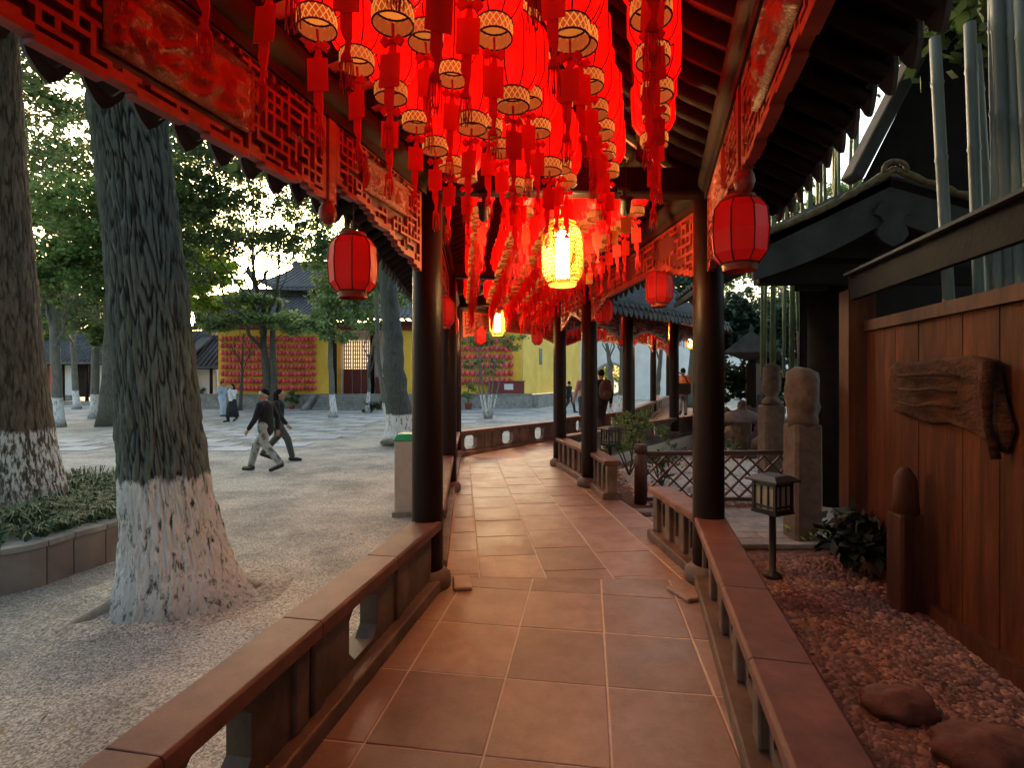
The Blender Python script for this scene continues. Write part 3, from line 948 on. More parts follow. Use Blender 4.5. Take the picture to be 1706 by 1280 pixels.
# ------------------------------------------------------------------ stone benches
def octo(cx, cz, w, h, c):
    return [(cx - w / 2 + c, cz - h / 2), (cx + w / 2 - c, cz - h / 2), (cx + w / 2, cz - h / 2 + c), (cx + w / 2, cz + h / 2 - c),
            (cx + w / 2 - c, cz + h / 2), (cx - w / 2 + c, cz + h / 2), (cx - w / 2, cz + h / 2 - c), (cx - w / 2, cz - h / 2 + c)]
def bench(p, q, label, holes=None, style='panel', z=0.0, cap_w=.2, cap_len=.62, group='low stone bench walls along the corridor', gap=.3, zq=None, out=1):
    p, q = V(p), V(q)
    d = q - p
    Ln = d.length
    e = empty('stone_bench', (p.x, p.y, z), label, 'bench', group, math.atan2(d.y, d.x))
    if zq is not None:
        e.rotation_euler = (0, -math.atan2(zq - z, Ln), math.atan2(d.y, d.x))
    n = max(1, round(Ln / cap_len))
    for k in range(n):
        mb = MB()
        x0, x1 = k * Ln / n + .0015, (k + 1) * Ln / n - .0015
        w = cap_w / 2
        # cap with a rounded nose and a small moulding under it
        pr = [(-w, .415), (-w, .47), (-w + .012, .482), (w - .012, .482), (w, .47), (w, .43), (w - .02, .415)]
        o = []
        for x in (x0, x1):
            o += [(x, a, b + R.uniform(-.001, .001)) for a, b in pr]
        m_ = len(pr)
        mb.add(o, [tuple(range(m_))[::-1], tuple(range(m_, 2 * m_))] + [(j, (j + 1) % m_, m_ + (j + 1) % m_, m_ + j) for j in range(m_)])
        bevel(mb.build('cap_stone', M['stonecap'], e), .004, 2)
    mb = MB()
    mb.box((Ln / 2, 0, .042), (Ln, .24, .084))
    bevel(mb.build('plinth', M['stonepanel'], e), .012, 2)
    if style == 'panel':
        hs = holes or []
        mb = MB()
        mb.prism([(0.001, .084), (Ln - .001, .084), (Ln - .001, .413), (0.001, .413)], .10, None, 0, [octo(x, .25, w, h, .055) for x, w, h in hs])
        mb.build('panel', M['stonepanel'], e)
        for x, w, h in hs:
            for s in (-.44, .44):
                if .05 < x + s < Ln - .05:
                    mb = MB(); mb.box((x + s, 0, .2485), (.1, .135, .325)); bevel(mb.build('pilaster', M['stonepanel'], e), .012, 2)
    else:
        nb = max(2, round(Ln / gap) + 1)
        mb = MB(); mb.box((0, 0, 0), (.105, .13, .329)); bm_ = mb.mesh('baluster', M['stonepanel'])
        for k in range(nb):
            o = link('baluster', bm_, e, (.06 + k * (Ln - .12) / (nb - 1), 0, .2485)); bevel(o, .012, 2)
        for k in range(nb - 1):
            x0, x1 = .06 + k * (Ln - .12) / (nb - 1) + .053, .06 + (k + 1) * (Ln - .12) / (nb - 1) - .053
            mb = MB(); w = x1 - x0
            mb.prism([(x0, .0845), (x1, .0845), (x1, .4125), (x0, .4125)], .05, None, 0, [[(x0 + w * .2, .15), (x1 - w * .2, .15), (x1 - w * .2, .36), (x0 + w * .2, .36)]])
            mb.build('pierced_panel', M['stonepanel'], e)
    return e

# near left bench: top from pixel (253,1280) to (733,870)
dl = V((.25 / K, 1)).normalized()
def bl(Y): return V((-.607 - .25 * (2.75 - Y), Y * K))
tY = lambda Y: (Y - (-3.0)) * K / dl.y
bench(bl(-3.0), bl(2.78), 'long low wall with eight-sided holes beside the gravel court, nearest the camera',
      [(tY(v_), .31, .265) for v_ in (-1.7, -.97, -.24, .50, 1.236, 1.966)], cap_len=.8)
# near right bench
def br(Y): return V((1.46 - .335 * (2.84 - Y), Y * K))
bench(br(-2.5), br(2.84), 'long low wall with square balusters beside the pebble bed, nearest the camera', None, 'bal', cap_w=.225, cap_len=.66, gap=.48)
bench((1.462, 2.86 * K), (1.385, 3.62 * K), 'short end of the baluster bench past the thick dark column', None, 'bal', cap_w=.225, cap_len=.4, gap=.36)
bench((1.235, 4.72 * K), (1.175, 5.30 * K), 'short baluster bench end at the garden opening, stone post at its tip', None, 'bal', cap_w=.21, gap=.28)
bench((1.17, 5.31 * K), (.84, 6.56 * K), 'baluster bench between the two dark columns across the corridor', None, 'bal', cap_w=.21, gap=.28)
bench((-.625, 2.98 * K), (-.87, 5.08 * K), 'low wall behind the first column on the court side', [(.8, .31, .265), (1.9, .31, .265)])
bench((-.875, 5.16 * K), (-1.08, 7.28 * K), 'low wall on the court side running to the corner with the holed wall', [(.8, .31, .265), (1.9, .31, .265)])
dd = (L[3] - L[2]).normalized()
def t_(t): return (L[2] + dd * t)
bench(t_(.0), t_(3.45), 'low brown wall with three pale holes facing the camera at the bend', [(.36, .34, .26), (1.46, .34, .26), (2.56, .34, .26)], cap_len=1.7)
bench(t_(3.48), t_(6.9), 'low wall on the court side of the far bay', [(.7, .26, .26), (1.6, .26, .26), (2.4, .26, .26)], z=.06, cap_len=1.4)
de = (Rr[3] - Rr[2]).normalized()
bench(Rr[2] + de * .1, Rr[2] + de * 2.0, 'low wall behind the leafy shrub at the inner corner', [(.6, .26, .26), (1.3, .26, .26)], z=.02, cap_len=.95)
bench(Rr[2] + de * 2.05, Rr[3] - de * .05, 'low wall on the garden side of the far bay', [(.7, .26, .26), (1.6, .26, .26), (2.5, .26, .26)], z=.07, cap_len=.95)
bench(L[3] + (L[4] - L[3]) * .02, L[4], 'low wall on the court side of the farthest bay', [(.8 + k * .95, .26, .26) for k in range(5)], z=.12, zq=.28, cap_len=1)
bench(Rr[3] + (Rr[4] - Rr[3]) * .02, Rr[4], 'low wall on the garden side of the farthest bay', [(.8 + k * .95, .26, .26) for k in range(5)], z=.12, zq=.28, cap_len=1)
# raised curved stones at the column feet
for nm, px, py, s, lab in (('kerb_stone', 770, 975, 1, 'short raised stone on the floor at the foot of the first court-side column'), ('kerb_stone', 1140, 992, -1, 'short raised stone on the floor inside the baluster bench')):
    p = onz(px, py, 0)
    mb = MB(); mb.box((0, 0, .014), (.13, .24, .028)); o = mb.build(nm, M['slab'], None, loc=(p.x, p.y, 0.0)); bevel(o, .012, 2)
    o.rotation_euler = (0, 0, .15 if s > 0 else .35); tag(o, lab, 'stone')
# ------------------------------------------------------------------ lanterns
def glow_mat(name, c, s, vary=0.25, base=None, lines=False):
    m = bpy.data.materials.new(name)
    m.use_nodes = True
    nt = m.node_tree
    b = nt.nodes['Principled BSDF']
    b.inputs['Base Color'].default_value = c4(base or c)
    b.inputs['Roughness'].default_value = 0.5
    b.inputs['Emission Color'].default_value = c4(c)
    oi = nd(nt, 'ShaderNodeObjectInfo')
    mr = nd(nt, 'ShaderNodeMapRange')
    mr.inputs['To Min'].default_value = s * (1 - vary)
    mr.inputs['To Max'].default_value = s * (1 + vary)
    nt.links.new(oi.outputs['Random'], mr.inputs['Value'])
    # silk weave: slight mottling of the cloth's own thickness
    tc = nd(nt, 'ShaderNodeTexCoord')
    nz = nd(nt, 'ShaderNodeTexNoise', Scale=14.0, Detail=3.0)
    nt.links.new(tc.outputs['Object'], nz.inputs['Vector'])
    m2 = nd(nt, 'ShaderNodeMapRange')
    m2.inputs['To Min'].default_value = 0.7
    m2.inputs['To Max'].default_value = 1.3
    nt.links.new(nz.outputs['Fac'], m2.inputs['Value'])
    mu = nd(nt, 'ShaderNodeMath', operation='MULTIPLY')
    nt.links.new(mr.outputs[0], mu.inputs[0])
    nt.links.new(m2.outputs[0], mu.inputs[1])
    nt.links.new(mu.outputs[0], b.inputs['Emission Strength'])
    return m
M['silk_lit'] = glow_mat('lit_red_silk', (1.0, 0.002, 0.001), RED_GLOW, base=(.5, .004, .004))
M['rim_lit'] = glow_mat('lit_rim_paper', (1.0, 0.31, 0.05), RIM_GLOW * 1.15, base=(.12, .04, .01))
M['rim_cloth'] = glow_mat('rim_cloth', (1.0, 0.17, 0.03), RIM_GLOW * .5, base=(.2, .02, .012))
M['cup_lit'] = glow_mat('lit_lantern_inside', (1.0, 0.25, 0.03), RIM_GLOW * 1.1, base=(.12, .04, .01))
M['tube_lit'] = mat('glowing_tube', (.9, .8, .6), emit=(1.0, 0.62, 0.22), emit_s=YELLOW_GLOW)
M['weave'] = mat('woven_bamboo', (0.30, 0.15, 0.018), (0.42, 0.23, 0.035), rough=0.5, scale=10, transl=0.5)
M['weave_paper'] = mat('amber_paper', (0.75, 0.42, 0.05), None, rough=0.6, transl=0.7)

RB, RR_ = .106, .069
def palace_lantern():
    e = empty('palace_lantern', (0, 0, 0), 'x', 'lantern', 'red palace lanterns hung in rows under the corridor roof')
    mb = MB()
    prof = [(.064, .062), (.086, .085), (RB, .125), (RB * 1.02, .22), (RB, .315), (.086, .355), (.064, .378)]
    mb.lathe(prof, 32, lobe=.07, lobes=8, caps=False)
    body = mb.build('silk_body', M['silk_lit'], e)
    mb = MB()      # one soldered wire cage: two hoops and eight ribs
    for k in range(8):
        t = 2 * math.pi * k / 8
        mb.tube([(math.cos(t) * (r + .0015) * .967, math.sin(t) * (r + .0015) * .967, z) for r, z in prof], .0036, 4)
    mb.tube([(math.cos(2 * math.pi * k / 24) * .065, math.sin(2 * math.pi * k / 24) * .065, .062) for k in range(24)], .0045, 4, closed=True)
    mb.tube([(math.cos(2 * math.pi * k / 24) * .065, math.sin(2 * math.pi * k / 24) * .065, .378) for k in range(24)], .0045, 4, closed=True)
    mb.build('wire_rib', M['darkwire'], body)
    for nm, z0, z1 in (('rim', .0, .058), ('rim', .382, .43)):
        mb = MB()
        mb.lathe([(RR_ - .001, z0), (RR_ - .001, z1)], 24, caps=False)
        rim = mb.build(nm, M['rim_cloth'], e)
        mb = MB()
        h = z1 - z0
        for k in range(18):
            for s in (-1, 1):
                t0, t1 = 2 * math.pi * k / 18, 2 * math.pi * (k + s * 1.6) / 18
                mb.tube([(math.cos(t0) * RR_, math.sin(t0) * RR_, z0), (math.cos((t0 + t1) / 2) * (RR_ + .002), math.sin((t0 + t1) / 2) * (RR_ + .002), z0 + h / 2), (math.cos(t1) * RR_, math.sin(t1) * RR_, z1)], .0021, 3)
        mb.build('rim_lattice', M['rim_lit'], rim)
        for z in (z0, z1):
            mb = MB()
            mb.tube([(math.cos(2 * math.pi * k / 24) * (RR_ + .001), math.sin(2 * math.pi * k / 24) * (RR_ + .001), z) for k in range(24)], .0038, 5, closed=True)
            mb.build('rim_hoop', M['darkwire'], rim)
    mb = MB()      # the inside one looks up into: a shallow glowing cup with radial ribs
    mb.lathe([(.063, .060), (.057, .085), (.040, .108), (.012, .118)], 20, caps=True)
    cup = mb.build('inner_cup', M['cup_lit'], e)
    mb = MB()
    for k in range(8):
        t = 2 * math.pi * k / 8 + .2
        mb.tube([(math.cos(t) * .061, math.sin(t) * .061, .058), (math.cos(t) * .051, math.sin(t) * .051, .084), (math.cos(t) * .034, math.sin(t) * .034, .102), (0, 0, .110)], .0022, 4)
    mb.lathe([(.012, .095), (.012, .115)], 10)
    mb.build('cup_rib', M['darkwire'], cup)
    mb = MB()
    mb.tube([(0, 0, .43), (.003, 0, .5), (0, 0, .72)], .004, 5)
    mb.build('cord', M['darkwire'], e)
    mb = MB()
    # hanging ribbon: cord, flat ribbon, fringe; one strip
    pr = [(.004, .004), (.004, -.05), (.012, -.09), (.016, -.12), (.017, -.27), (.013, -.29), (.009, -.30), (.007, -.33), (.014, -.345), (.016, -.36)]
    n = len(pr)
    vsx = []
    for k, (w, z) in enumerate(pr):
        x = .003 * math.sin(k * 1.3)
        for a, b in ((-w, -.004), (w, -.004), (w, .004), (-w, .004)):
            vsx.append((a + x, b, z))
    fs = [(0, 1, 2, 3), (4 * n - 1, 4 * n - 2, 4 * n - 3, 4 * n - 4)]
    for k in range(n - 1):
        for q in range(4):
            fs.append((4 * k + q, 4 * k + (q + 1) % 4, 4 * k + 4 + (q + 1) % 4, 4 * k + 4 + q))
    mb.add(vsx, fs)
    ts = mb.build('tassel', M['tassel'], e)
    mb = MB()
    rt = random.Random(3)
    for k in range(9):
        x = -.015 + .03 * k / 8
        mb.tube([(x, 0, -.352), (x * 1.1 + rt.uniform(-.003, .003), rt.uniform(-.006, .006), -.40), (x * 1.25 + rt.uniform(-.006, .006), rt.uniform(-.008, .008), -.445 + rt.uniform(-.02, .02))], .0021, 3)
    tag(mb.build('fringe', M['tassel'], ts), kind='stuff')
    mb = MB()      # bow knot: two loops and a knot
    for s in (-1, 1):
        mb.add([(0, .006, -.060), (s * .028, .010, -.040), (s * .046, .006, -.058), (s * .030, .008, -.078), (0, -.006, -.060), (s * .028, -.010, -.040), (s * .046, -.006, -.058), (s * .030, -.008, -.078)],
               [(0, 1, 2, 3), (7, 6, 5, 4), (0, 4, 5, 1), (1, 5, 6, 2), (2, 6, 7, 3), (3, 7, 4, 0)])
    mb.ball((0, 0, -.06), .013, n=8, m=5)
    mb.build('bow', M['tassel'], ts)
    mb = MB()
    mb.box((0, -.0085, -.165), (.076, .003, .118))
    mb.build('card', M['card'], ts)
    return e

proto = palace_lantern()
n_placed = 0
def put_lantern(p, label, yaw, swing=0.0, tz=0):
    global n_placed
    o = proto if n_placed == 0 else copy_tree(proto)
    n_placed += 1
    o.location = p
    o.rotation_euler = (R.uniform(-.03, .03), R.uniform(-.03, .03), yaw)
    o['label'] = label
    s_ = R.uniform(.95, 1.05)
    o.scale = (s_ * R.uniform(.97, 1.03), s_ * R.uniform(.97, 1.03), s_)
    for ch in o.children:
        if ch.name.startswith('tassel'):
            ch.rotation_euler = (R.uniform(-.05, .05), R.uniform(-.05, .05), R.uniform(-.45, .45) - yaw)
    return o

ROWN = ['court-side frieze row', 'second row from the court side', 'middle row', 'second row from the garden side', 'row beside the garden-side rafters']
OFF1 = [-.63, -.28, .01, .31, .61]
# near bay: rows along the bay, ring height 1.3 m above the lens
for r_, off in enumerate(OFF1):
    ph = [.03, .10, .06, .13, .0][r_]
    ys = []
    y = .84 + ph
    while y < (2.30 if r_ == 4 else 2.62):
        ys.append(y); y += .186
    for k, y in enumerate(ys):
        t = (y * K - L[0].y) / (L[1].y - L[0].y)
        c = lerp(lerp(L[0], Rr[0], .5), lerp(L[1], Rr[1], .5), t)
        zz = 2.80 + R.uniform(-.018, .018)
        if r_ == 1 and k % 3 == 2: zz -= .10
        if r_ == 2 and k % 3 == 1: zz -= .12
        if r_ == 3 and k == 2: zz -= .12
        put_lantern((c.x + off + R.uniform(-.012, .012), y * K + R.uniform(-.01, .01), zz), f'red lit lantern, near bay, {ROWN[r_]}, {ORD[k]} from the camera', R.uniform(0, .8))
def row_line(i, offs, d0, step, label, zr=2.80):
    a, b = lerp(L[i], Rr[i], .5), lerp(L[i + 1], Rr[i + 1], .5)
    if i == 1: a = a + (b - a).normalized() * .18
    d = b - a
    Ln = d.length
    d = d.normalized()
    n = V((d.y, -d.x))
    for r_, off in enumerate(offs):
        k, s = 0, d0 + (r_ % 2) * step * .4
        while s < Ln - .12:
            p = a + d * s + n * off
            put_lantern((p.x, p.y, zr + lerp(HZ[i], HZ[i + 1], s / Ln) + R.uniform(-.03, .03)), label(k, r_), R.uniform(0, .8))
            k += 1; s += step
row_line(1, OFF1, .16, .258, lambda k, r_: f'red lit lantern, middle bay, {ROWN[r_]}, {ORD[k]} from the near end')
row_line(2, OFF1[::2] + [.3], .35, .42, lambda k, r_: f'red lit lantern, far bay past the bend, {["court-side row", "middle row", "garden-side row", "inner garden-side row"][r_]}, {ORD[k]} from the bend', 2.82)
row_line(3, [-.6, 0, .6], .25, .7, lambda k, r_: f'small red lit lantern, farthest bay, {["court-side row", "middle row", "garden-side row"][r_]}, {ORD[k]} from its near end', 2.8)

# woven yellow lanterns under the cross beams
def woven():
    e = empty('woven_lantern', (0, 0, 0), 'x', 'lantern', 'glowing yellow woven lanterns under the cross beams')
    prof = [(.095, 0), (.125, .03), (.152, .09), (.155, .23), (.152, .36), (.125, .42), (.095, .45)]
    def rad(z):
        for (r0, z0), (r1, z1) in zip(prof, prof[1:]):
            if z0 <= z <= z1: return lerp(r0, r1, (z - z0) / (z1 - z0))
        return .09
    mb = MB()
    n, m = 40, 26
    for k in range(n):
        for s in (-1, 1):
            pts = []
            for j in range(14):
                z = .45 * j / 13
                t = 2 * math.pi * k / n + s * j / 13 * 1.9
                r = rad(z) + .0015 * s
                pts.append((math.cos(t) * r, math.sin(t) * r, z))
            mb.tube(pts, .0036, 3)
    for j in range(15):
        z = .015 + .42 * j / 14
        mb.tube([(math.cos(2 * math.pi * k / 28) * rad(z), math.sin(2 * math.pi * k / 28) * rad(z), z) for k in range(28)], .0035, 4, closed=True)
    tag(mb.build('woven_shade', M['weave'], e), kind='stuff')
    for z in (0, .45):
        mb = MB()
        mb.lathe([(.097, z - .012), (.104, z - .006), (.104, z + .006), (.097, z + .012)], 24, caps=False)
        mb.build('hoop', M['weave'], e)
    mb = MB(); mb.lathe([(.02, .05), (.05, .06), (.052, .38), (.02, .395)], 20)
    mb.build('glowing_tube', M['tube_lit'], e)
    mb = MB(); mb.tube([(0, 0, .395), (0, 0, .56)], .005, 6); mb.lathe([(.05, .54), (.055, .565), (.03, .58)], 14)
    mb.build('cord', M['iron'], e)
    return e
w0 = woven()
for k, (p, lab) in enumerate([(at(937, 474, 2.88), 'large yellow woven lantern glowing under the near cross beam'),
                              (at(829, 558, 7.15), 'yellow woven lantern glowing at the bend above the holed wall'),
                              (at(1121, 567, 11.0), 'small yellow woven lantern glowing far along the corridor'),
                              (at(1150, 580, 14.6), 'tiny yellow woven lantern glowing at the far end of the corridor')]):
    o = w0 if k == 0 else copy_tree(w0)
    o.location = p
    o['label'] = lab

# faceted red lanterns under the eaves
def hexl():
    e = empty('faceted_lantern', (0, 0, 0), 'x', 'lantern', 'faceted red lanterns hung under the eaves')
    prof = [(.085, .0), (.088, .035), (.122, .08), (.130, .18), (.122, .28), (.09, .325), (.085, .345)]
    mb = MB(); mb.lathe(prof[1:6], 8, smooth=False)
    b = mb.build('silk_shade', M['silk_dim'], e)
    mb = MB()
    for k in range(8):
        t = 2 * math.pi * k / 8
        mb.tube([(math.cos(t) * r, math.sin(t) * r, z) for r, z in prof[1:6]], .0042, 4)
    for z, r in ((.035, .088), (.325, .09)):
        mb.tube([(math.cos(2 * math.pi * k / 8) * r, math.sin(2 * math.pi * k / 8) * r, z) for k in range(8)], .005, 4, closed=True)
    mb.build('frame', M['fretback'], b)
    mb = MB(); mb.lathe([(.076, 0), (.08, .033)], 18, caps=False); mb.lathe([(.07, 0), (.074, .033)], 18, caps=False)
    mb.build('rim', M['fret'], e)
    mb = MB(); mb.lathe([(.074, .328), (.07, .352), (.02, .356)], 18)
    mb.build('top_cap', M['fret'], e)
    mb = MB(); mb.tube([(0, 0, .35), (.004, 0, .43), (0, 0, .56)], .0035, 5)
    for s in (-1, 1): mb.tube([(s * .07, 0, .345), (0, 0, .43)], .0025, 4)
    mb.build('hanging_wire', M['iron'], e)
    return e
h0 = hexl()
hx = [((588, 497), 2.09, 'red faceted lantern hung before the court, between hanging post and first column', .25),
      ((1232, 452), 1.80, 'red faceted lantern hung beside the dark hut, outside the thick column', .1),
      ((1098, 512), 3.6, 'red faceted lantern right of the big yellow lantern, before the dark roof', .3),
      ((1005, 541), 5.1, 'red faceted lantern between the two dark columns on the garden side', .5),
      ((948, 563), 6.9, 'red faceted lantern beside the inner corner column', .2),
      ((738, 548), 4.1, 'red faceted lantern half hidden behind the first court-side column', .3),
      ((752, 560), 6.4, 'red faceted lantern near the outer corner column', .3),
      ((800, 575), 7.7, 'small red lantern hung below the yellow one at the bend, court side', .3),
      ((895, 575), 8.8, 'small red lantern hung before the bright yellow side wall', .1),
      ((1038, 577), 10.2, 'small red lantern hung before the white garden wall', .3),
      ((992, 570), 9.3, 'small red lantern hung behind the garden-side column', .5)]
for k, (p, Y, lab, yaw) in enumerate(hx):
    o = h0 if k == 0 else copy_tree(h0)
    o.location = at(p[0], p[1], Y)
    o.rotation_euler = (0, 0, yaw)
    o['label'] = lab

# two black spot lamps and paper tags below the near cross beam
for k, (px, py, lab) in enumerate([(806, 352, 'black spot lamp under the near cross beam, court side'), (1042, 342, 'black spot lamp under the near cross beam, garden side')]):
    p = at(px, py, 2.72)
    e = empty('spot_lamp', p, lab, 'lamp', 'black spot lamps under the near cross beam')
    mb = MB()
    M4 = Matrix.Rotation(.5, 3, 'X')
    mb.lathe([(.02, -.07), (.035, -.05), (.04, .03), (.052, .06), (.045, .055)], 14)
    for v in mb.v: v.xyz = M4 @ v
    mb.build('housing', M['iron'], e)
    mb = MB(); mb.bar((0, 0, .03), (0, .06, .13), .03, .012); mb.box((0, .07, .13), (.09, .06, .02)); mb.build('bracket', M['iron'], e)
for k, (px, py, Y, lab) in enumerate([(1043, 362, 2.7, 'yellow paper tag hung below the garden-side spot lamp'), (1022, 385, 3.3, 'small yellow paper tag behind the big yellow lantern'), (982, 455, 4.0, 'orange paper tag hung low by the column')]):
    p = at(px, py, Y)
    e = empty('paper_tag', p, lab, 'tag', 'paper tags hung under the roof')
    mb = MB(); mb.box((0, 0, -.055), (.075, .003, .115)); mb.build('card', M['yellowcard'], e)
    mb = MB(); mb.tube([(0, 0, 0), (0, 0, .35)], .002, 4); mb.build('string', M['darkwire'], e)

# ------------------------------------------------------------------ garden side: bed, wall, hut, bamboo
bed = flat_sheet('garden_bed', [(x_, y_ * K) for x_, y_ in ((-1.1, -5.5), (1.58, 2.84), (1.55, 3.7), (1.42, 4.7), (1.05, 6.55), (5.35, 10.2), (8.5, 15.3), (16, 18), (16, -5.5))], BZ, M['bedgravel'])
tag(bed, 'pebble bed between the corridor and the timber wall', kind='structure')
path = empty('garden_path', (2.5, 4.2 * K, BZ), 'grey plank path leading from the corridor opening to the timber hut', 'path')
path['kind'] = 'structure'
del path['category']
for k in range(7):
    for j in range(4):
        mb = MB(); mb.box((0, 0, 0), (.86 - .008, .2 - .008, .05))
        o = bevel(mb.build('path_slab', M['stone'], path, loc=(-.72 + j * .86 + R.uniform(-.01, .01) + (k % 2) * .3, -.6 + k * .2, .03)), .006, 1)
def scatter(name, m, n, fn, smin, smax, label, z, flat=.6):
    vs, fs = [], []
    for _ in range(n):
        x, y = fn()
        s = smin + (smax - smin) * R.random() ** 2.5
        a = R.uniform(0, 6.28)
        ca, sa = math.cos(a), math.sin(a)
        sx, sy, sz = s * R.uniform(.7, 1.3), s * R.uniform(.7, 1.2), s * flat * R.uniform(.7, 1.1)
        o = len(vs)
        for (ux, uy, uz) in ((1, 0, 0), (.3, .9, .15), (-.7, .6, 0), (-.9, -.4, .1), (.2, -1, 0), (.1, .1, .9), (-.3, .2, .75)):
            vs.append((x + (ux * sx) * ca - (uy * sy) * sa, y + (ux * sx) * sa + (uy * sy) * ca, z + uz * sz))
        fs += [(o, o + 1, o + 5), (o + 1, o + 2, o + 6, o + 5), (o + 2, o + 3, o + 6), (o + 3, o + 4, o + 5, o + 6), (o + 4, o, o + 5)]
    me = bpy.data.meshes.new(name)
    me.from_pydata(vs, [], fs)
    me.materials.append(m)
    return tag(link(name, me), label, kind='stuff')
def fbed():
    while True:
        y = .3 + 4.2 * R.random() ** 1.3
        x = R.uniform(.85 + .335 * y - .15, 2.1 + .31 * y)
        if 3.55 < y < 4.75 and x > 1.5: continue
        return x, y * K
scatter('pebbles', M['bedpebble'], 13000, fbed, .009, .036, 'loose pinkish pebbles covering the garden bed', BZ)
def fbed2():
    return R.uniform(1.7, 5.5), R.uniform(5.0, 9.5) * K
scatter('pebbles', M['pebble'], 4500, fbed2, .02, .06, 'pale pebbles in the fenced garden behind the lattice fence', BZ)
def fct():
    while True:
        y = .5 + 9.5 * R.random() ** 1.6
        x = R.uniform(-9.5, -.62 - .25 * (2.75 - min(y, 2.75)) - .2)
        if x > -1.35 and y > 2.7: continue
        return x, y * K
scatter('gravel', M['pebble'], 52000, fct, .003, .012, 'loose pale gravel stones lying on the courtyard', GZ)

# round boulders in the bed
for (px, py, r, lab) in ((1500, 1185, .16, 'rounded reddish boulder in the pebble bed near the camera'), (1650, 1270, .2, 'flat boulder at the foot of the timber wall near the camera'), (1430, 880, .15, 'pale stone at the foot of the brown post')):
    p = onz(px, py, BZ)
    mb = MB(); mb.ball((0, 0, r * .18), r, n=34, m=20, sq=(1.1, .8, .5), jit=.22)
    tag(mb.build('boulder', M['redstone'], None, loc=p), lab, 'stone')

# timber wall of vertical planks, parallel to the near bay
wd = V((.31 / K, 1)).normalized()
wn_ = V((wd.y, -wd.x))
def wl(Y): return V((2.11 + .31 * Y, Y * K))
wang = math.atan2(wd.y, wd.x)
W0 = wl(-3.0)
wall = empty('plank_wall', (W0.x, W0.y, BZ), 'brown vertical plank wall with a carved plaque, right of the pebble bed', 'wall', None, wang)
wlen = (wl(3.42) - W0).length
npk = 52
for k in range(npk):
    w = wlen / npk
    mb = MB(); mb.box((0, 0, 1.03), (w - .0014, .03, 2.06))
    o = bevel(mb.build('plank', M['wallwood'], wall, loc=((k + .5) * w, R.uniform(-.003, .003), 0)), .0015, 1)
mb = MB(); mb.box((wlen / 2, 0, 2.11), (wlen, .09, .09)); mb.build('top_rail', M['postwood'], wall)
mb = MB(); mb.box((wlen / 2, .03, .03), (wlen, .07, .14)); mb.build('foot_rail', M['postwood'], wall)
# carved plaque: a slab of root wood hung on the planks
pc = empty('carved_plaque', (wl(2.6).x - .035 * wn_.x, wl(2.6).y - .035 * wn_.y, 1.38), 'long carved driftwood plaque hung on the plank wall', 'plaque', None, wang)
pts = [(x_ * 1.22, z_) for x_, z_ in ((-.50, .22), (-.30, .26), (0, .25), (.25, .23), (.42, .25), (.52, .20), (.55, .05), (.50, -.05), (.46, -.14), (.28, -.17), (.05, -.20), (-.15, -.17), (-.38, -.22), (-.56, -.30), (-.60, -.16), (-.55, .0))]
def facet_plaque(pts, name, m, par, t, inset, y0):
    mb = MB()
    c = V((sum(p[0] for p in pts) / len(pts), sum(p[1] for p in pts) / len(pts)))
    n = len(pts)
    rings = []
    for k, (f, y) in enumerate(((1, 0), (1.0, t * .5), (.93, t), (.8, t * .85), (.5, t * .95), (.2, t))):
        rings.append([(c.x + (p[0] - c.x) * f, y0 + y + .010 * noise.noise(V((p[0] * 9, p[1] * 9, f * 5))), c.y + (p[1] - c.y) * f) for p in pts])
    flat = [p for r in rings for p in r]
    fs = [(k * n + j, k * n + (j + 1) % n, (k + 1) * n + (j + 1) % n, (k + 1) * n + j) for k in range(len(rings) - 1) for j in range(n)]
    fs.append(tuple((len(rings) - 1) * n + j for j in range(n)))
    mb.add(flat, fs, 0, True)
    return mb.build(name, m, par)
M['plaque'] = mat('carved_root_wood', (0.030, 0.010, 0.005), (0.085, 0.028, 0.012), spec=0.12, rough=0.8, scale=7, stretch=(1, 1, 2.5), bump=1.0, bscale=16, contrast=(.35, .6))
facet_plaque(pts, 'slab', M['plaque'], pc, .03, 0, .0)
mb = MB(); mb.tube([(-.61, .055, .21), (-.63, .075, .05), (-.61, .06, -.12), (-.67, .05, -.33)], [.04, .035, .022, .025], 10); mb.build('root_edge', M['plaque'], pc)
for s in range(3):
    mb = MB(); mb.tube([(-.36 + .03 * s, .062, .13 - s * .1), (-.1, .07, .15 - s * .1), (.15, .068, .14 - s * .11), (.40, .062, .14 - s * .1)], [.008, .016, .012, .006], 8); mb.build('carved_ridge', M['plaque'], pc)

# brown post, black doorway columns
def post(name, px, Y, w, z0, z1, m, lab, rnd=True, cat='post'):
    X = (px - CX) / F * Y
    e = empty(name, (X, Y * K, z0), lab, cat)
    mb = MB()
    if rnd: mb.lathe([(w / 2, 0), (w / 2, z1 - z0)], 18)
    else: mb.box((0, 0, (z1 - z0) / 2), (w, w, z1 - z0), wang)
    o = mb.build('shaft', m, e)
    mb = MB(); mb.lathe([(w * .72, 0), (w * .75, .05), (w * .6, .1)], 18); mb.build('foot_stone', M['stone'], e)
    return e
post('timber_post', 1428, 3.52, .22, BZ, 2.3, M['postwood'], 'lit brown square post at the far end of the plank wall', False)
post('timber_post', 1380, 4.75, .46, BZ, 2.75, M['soot'], 'very dark thick post of the hut beside the doorway')
post('timber_post', 1338, 7.5, .2, BZ, 2.4, M['darkwood'], 'thin dark post behind the tall stone post')

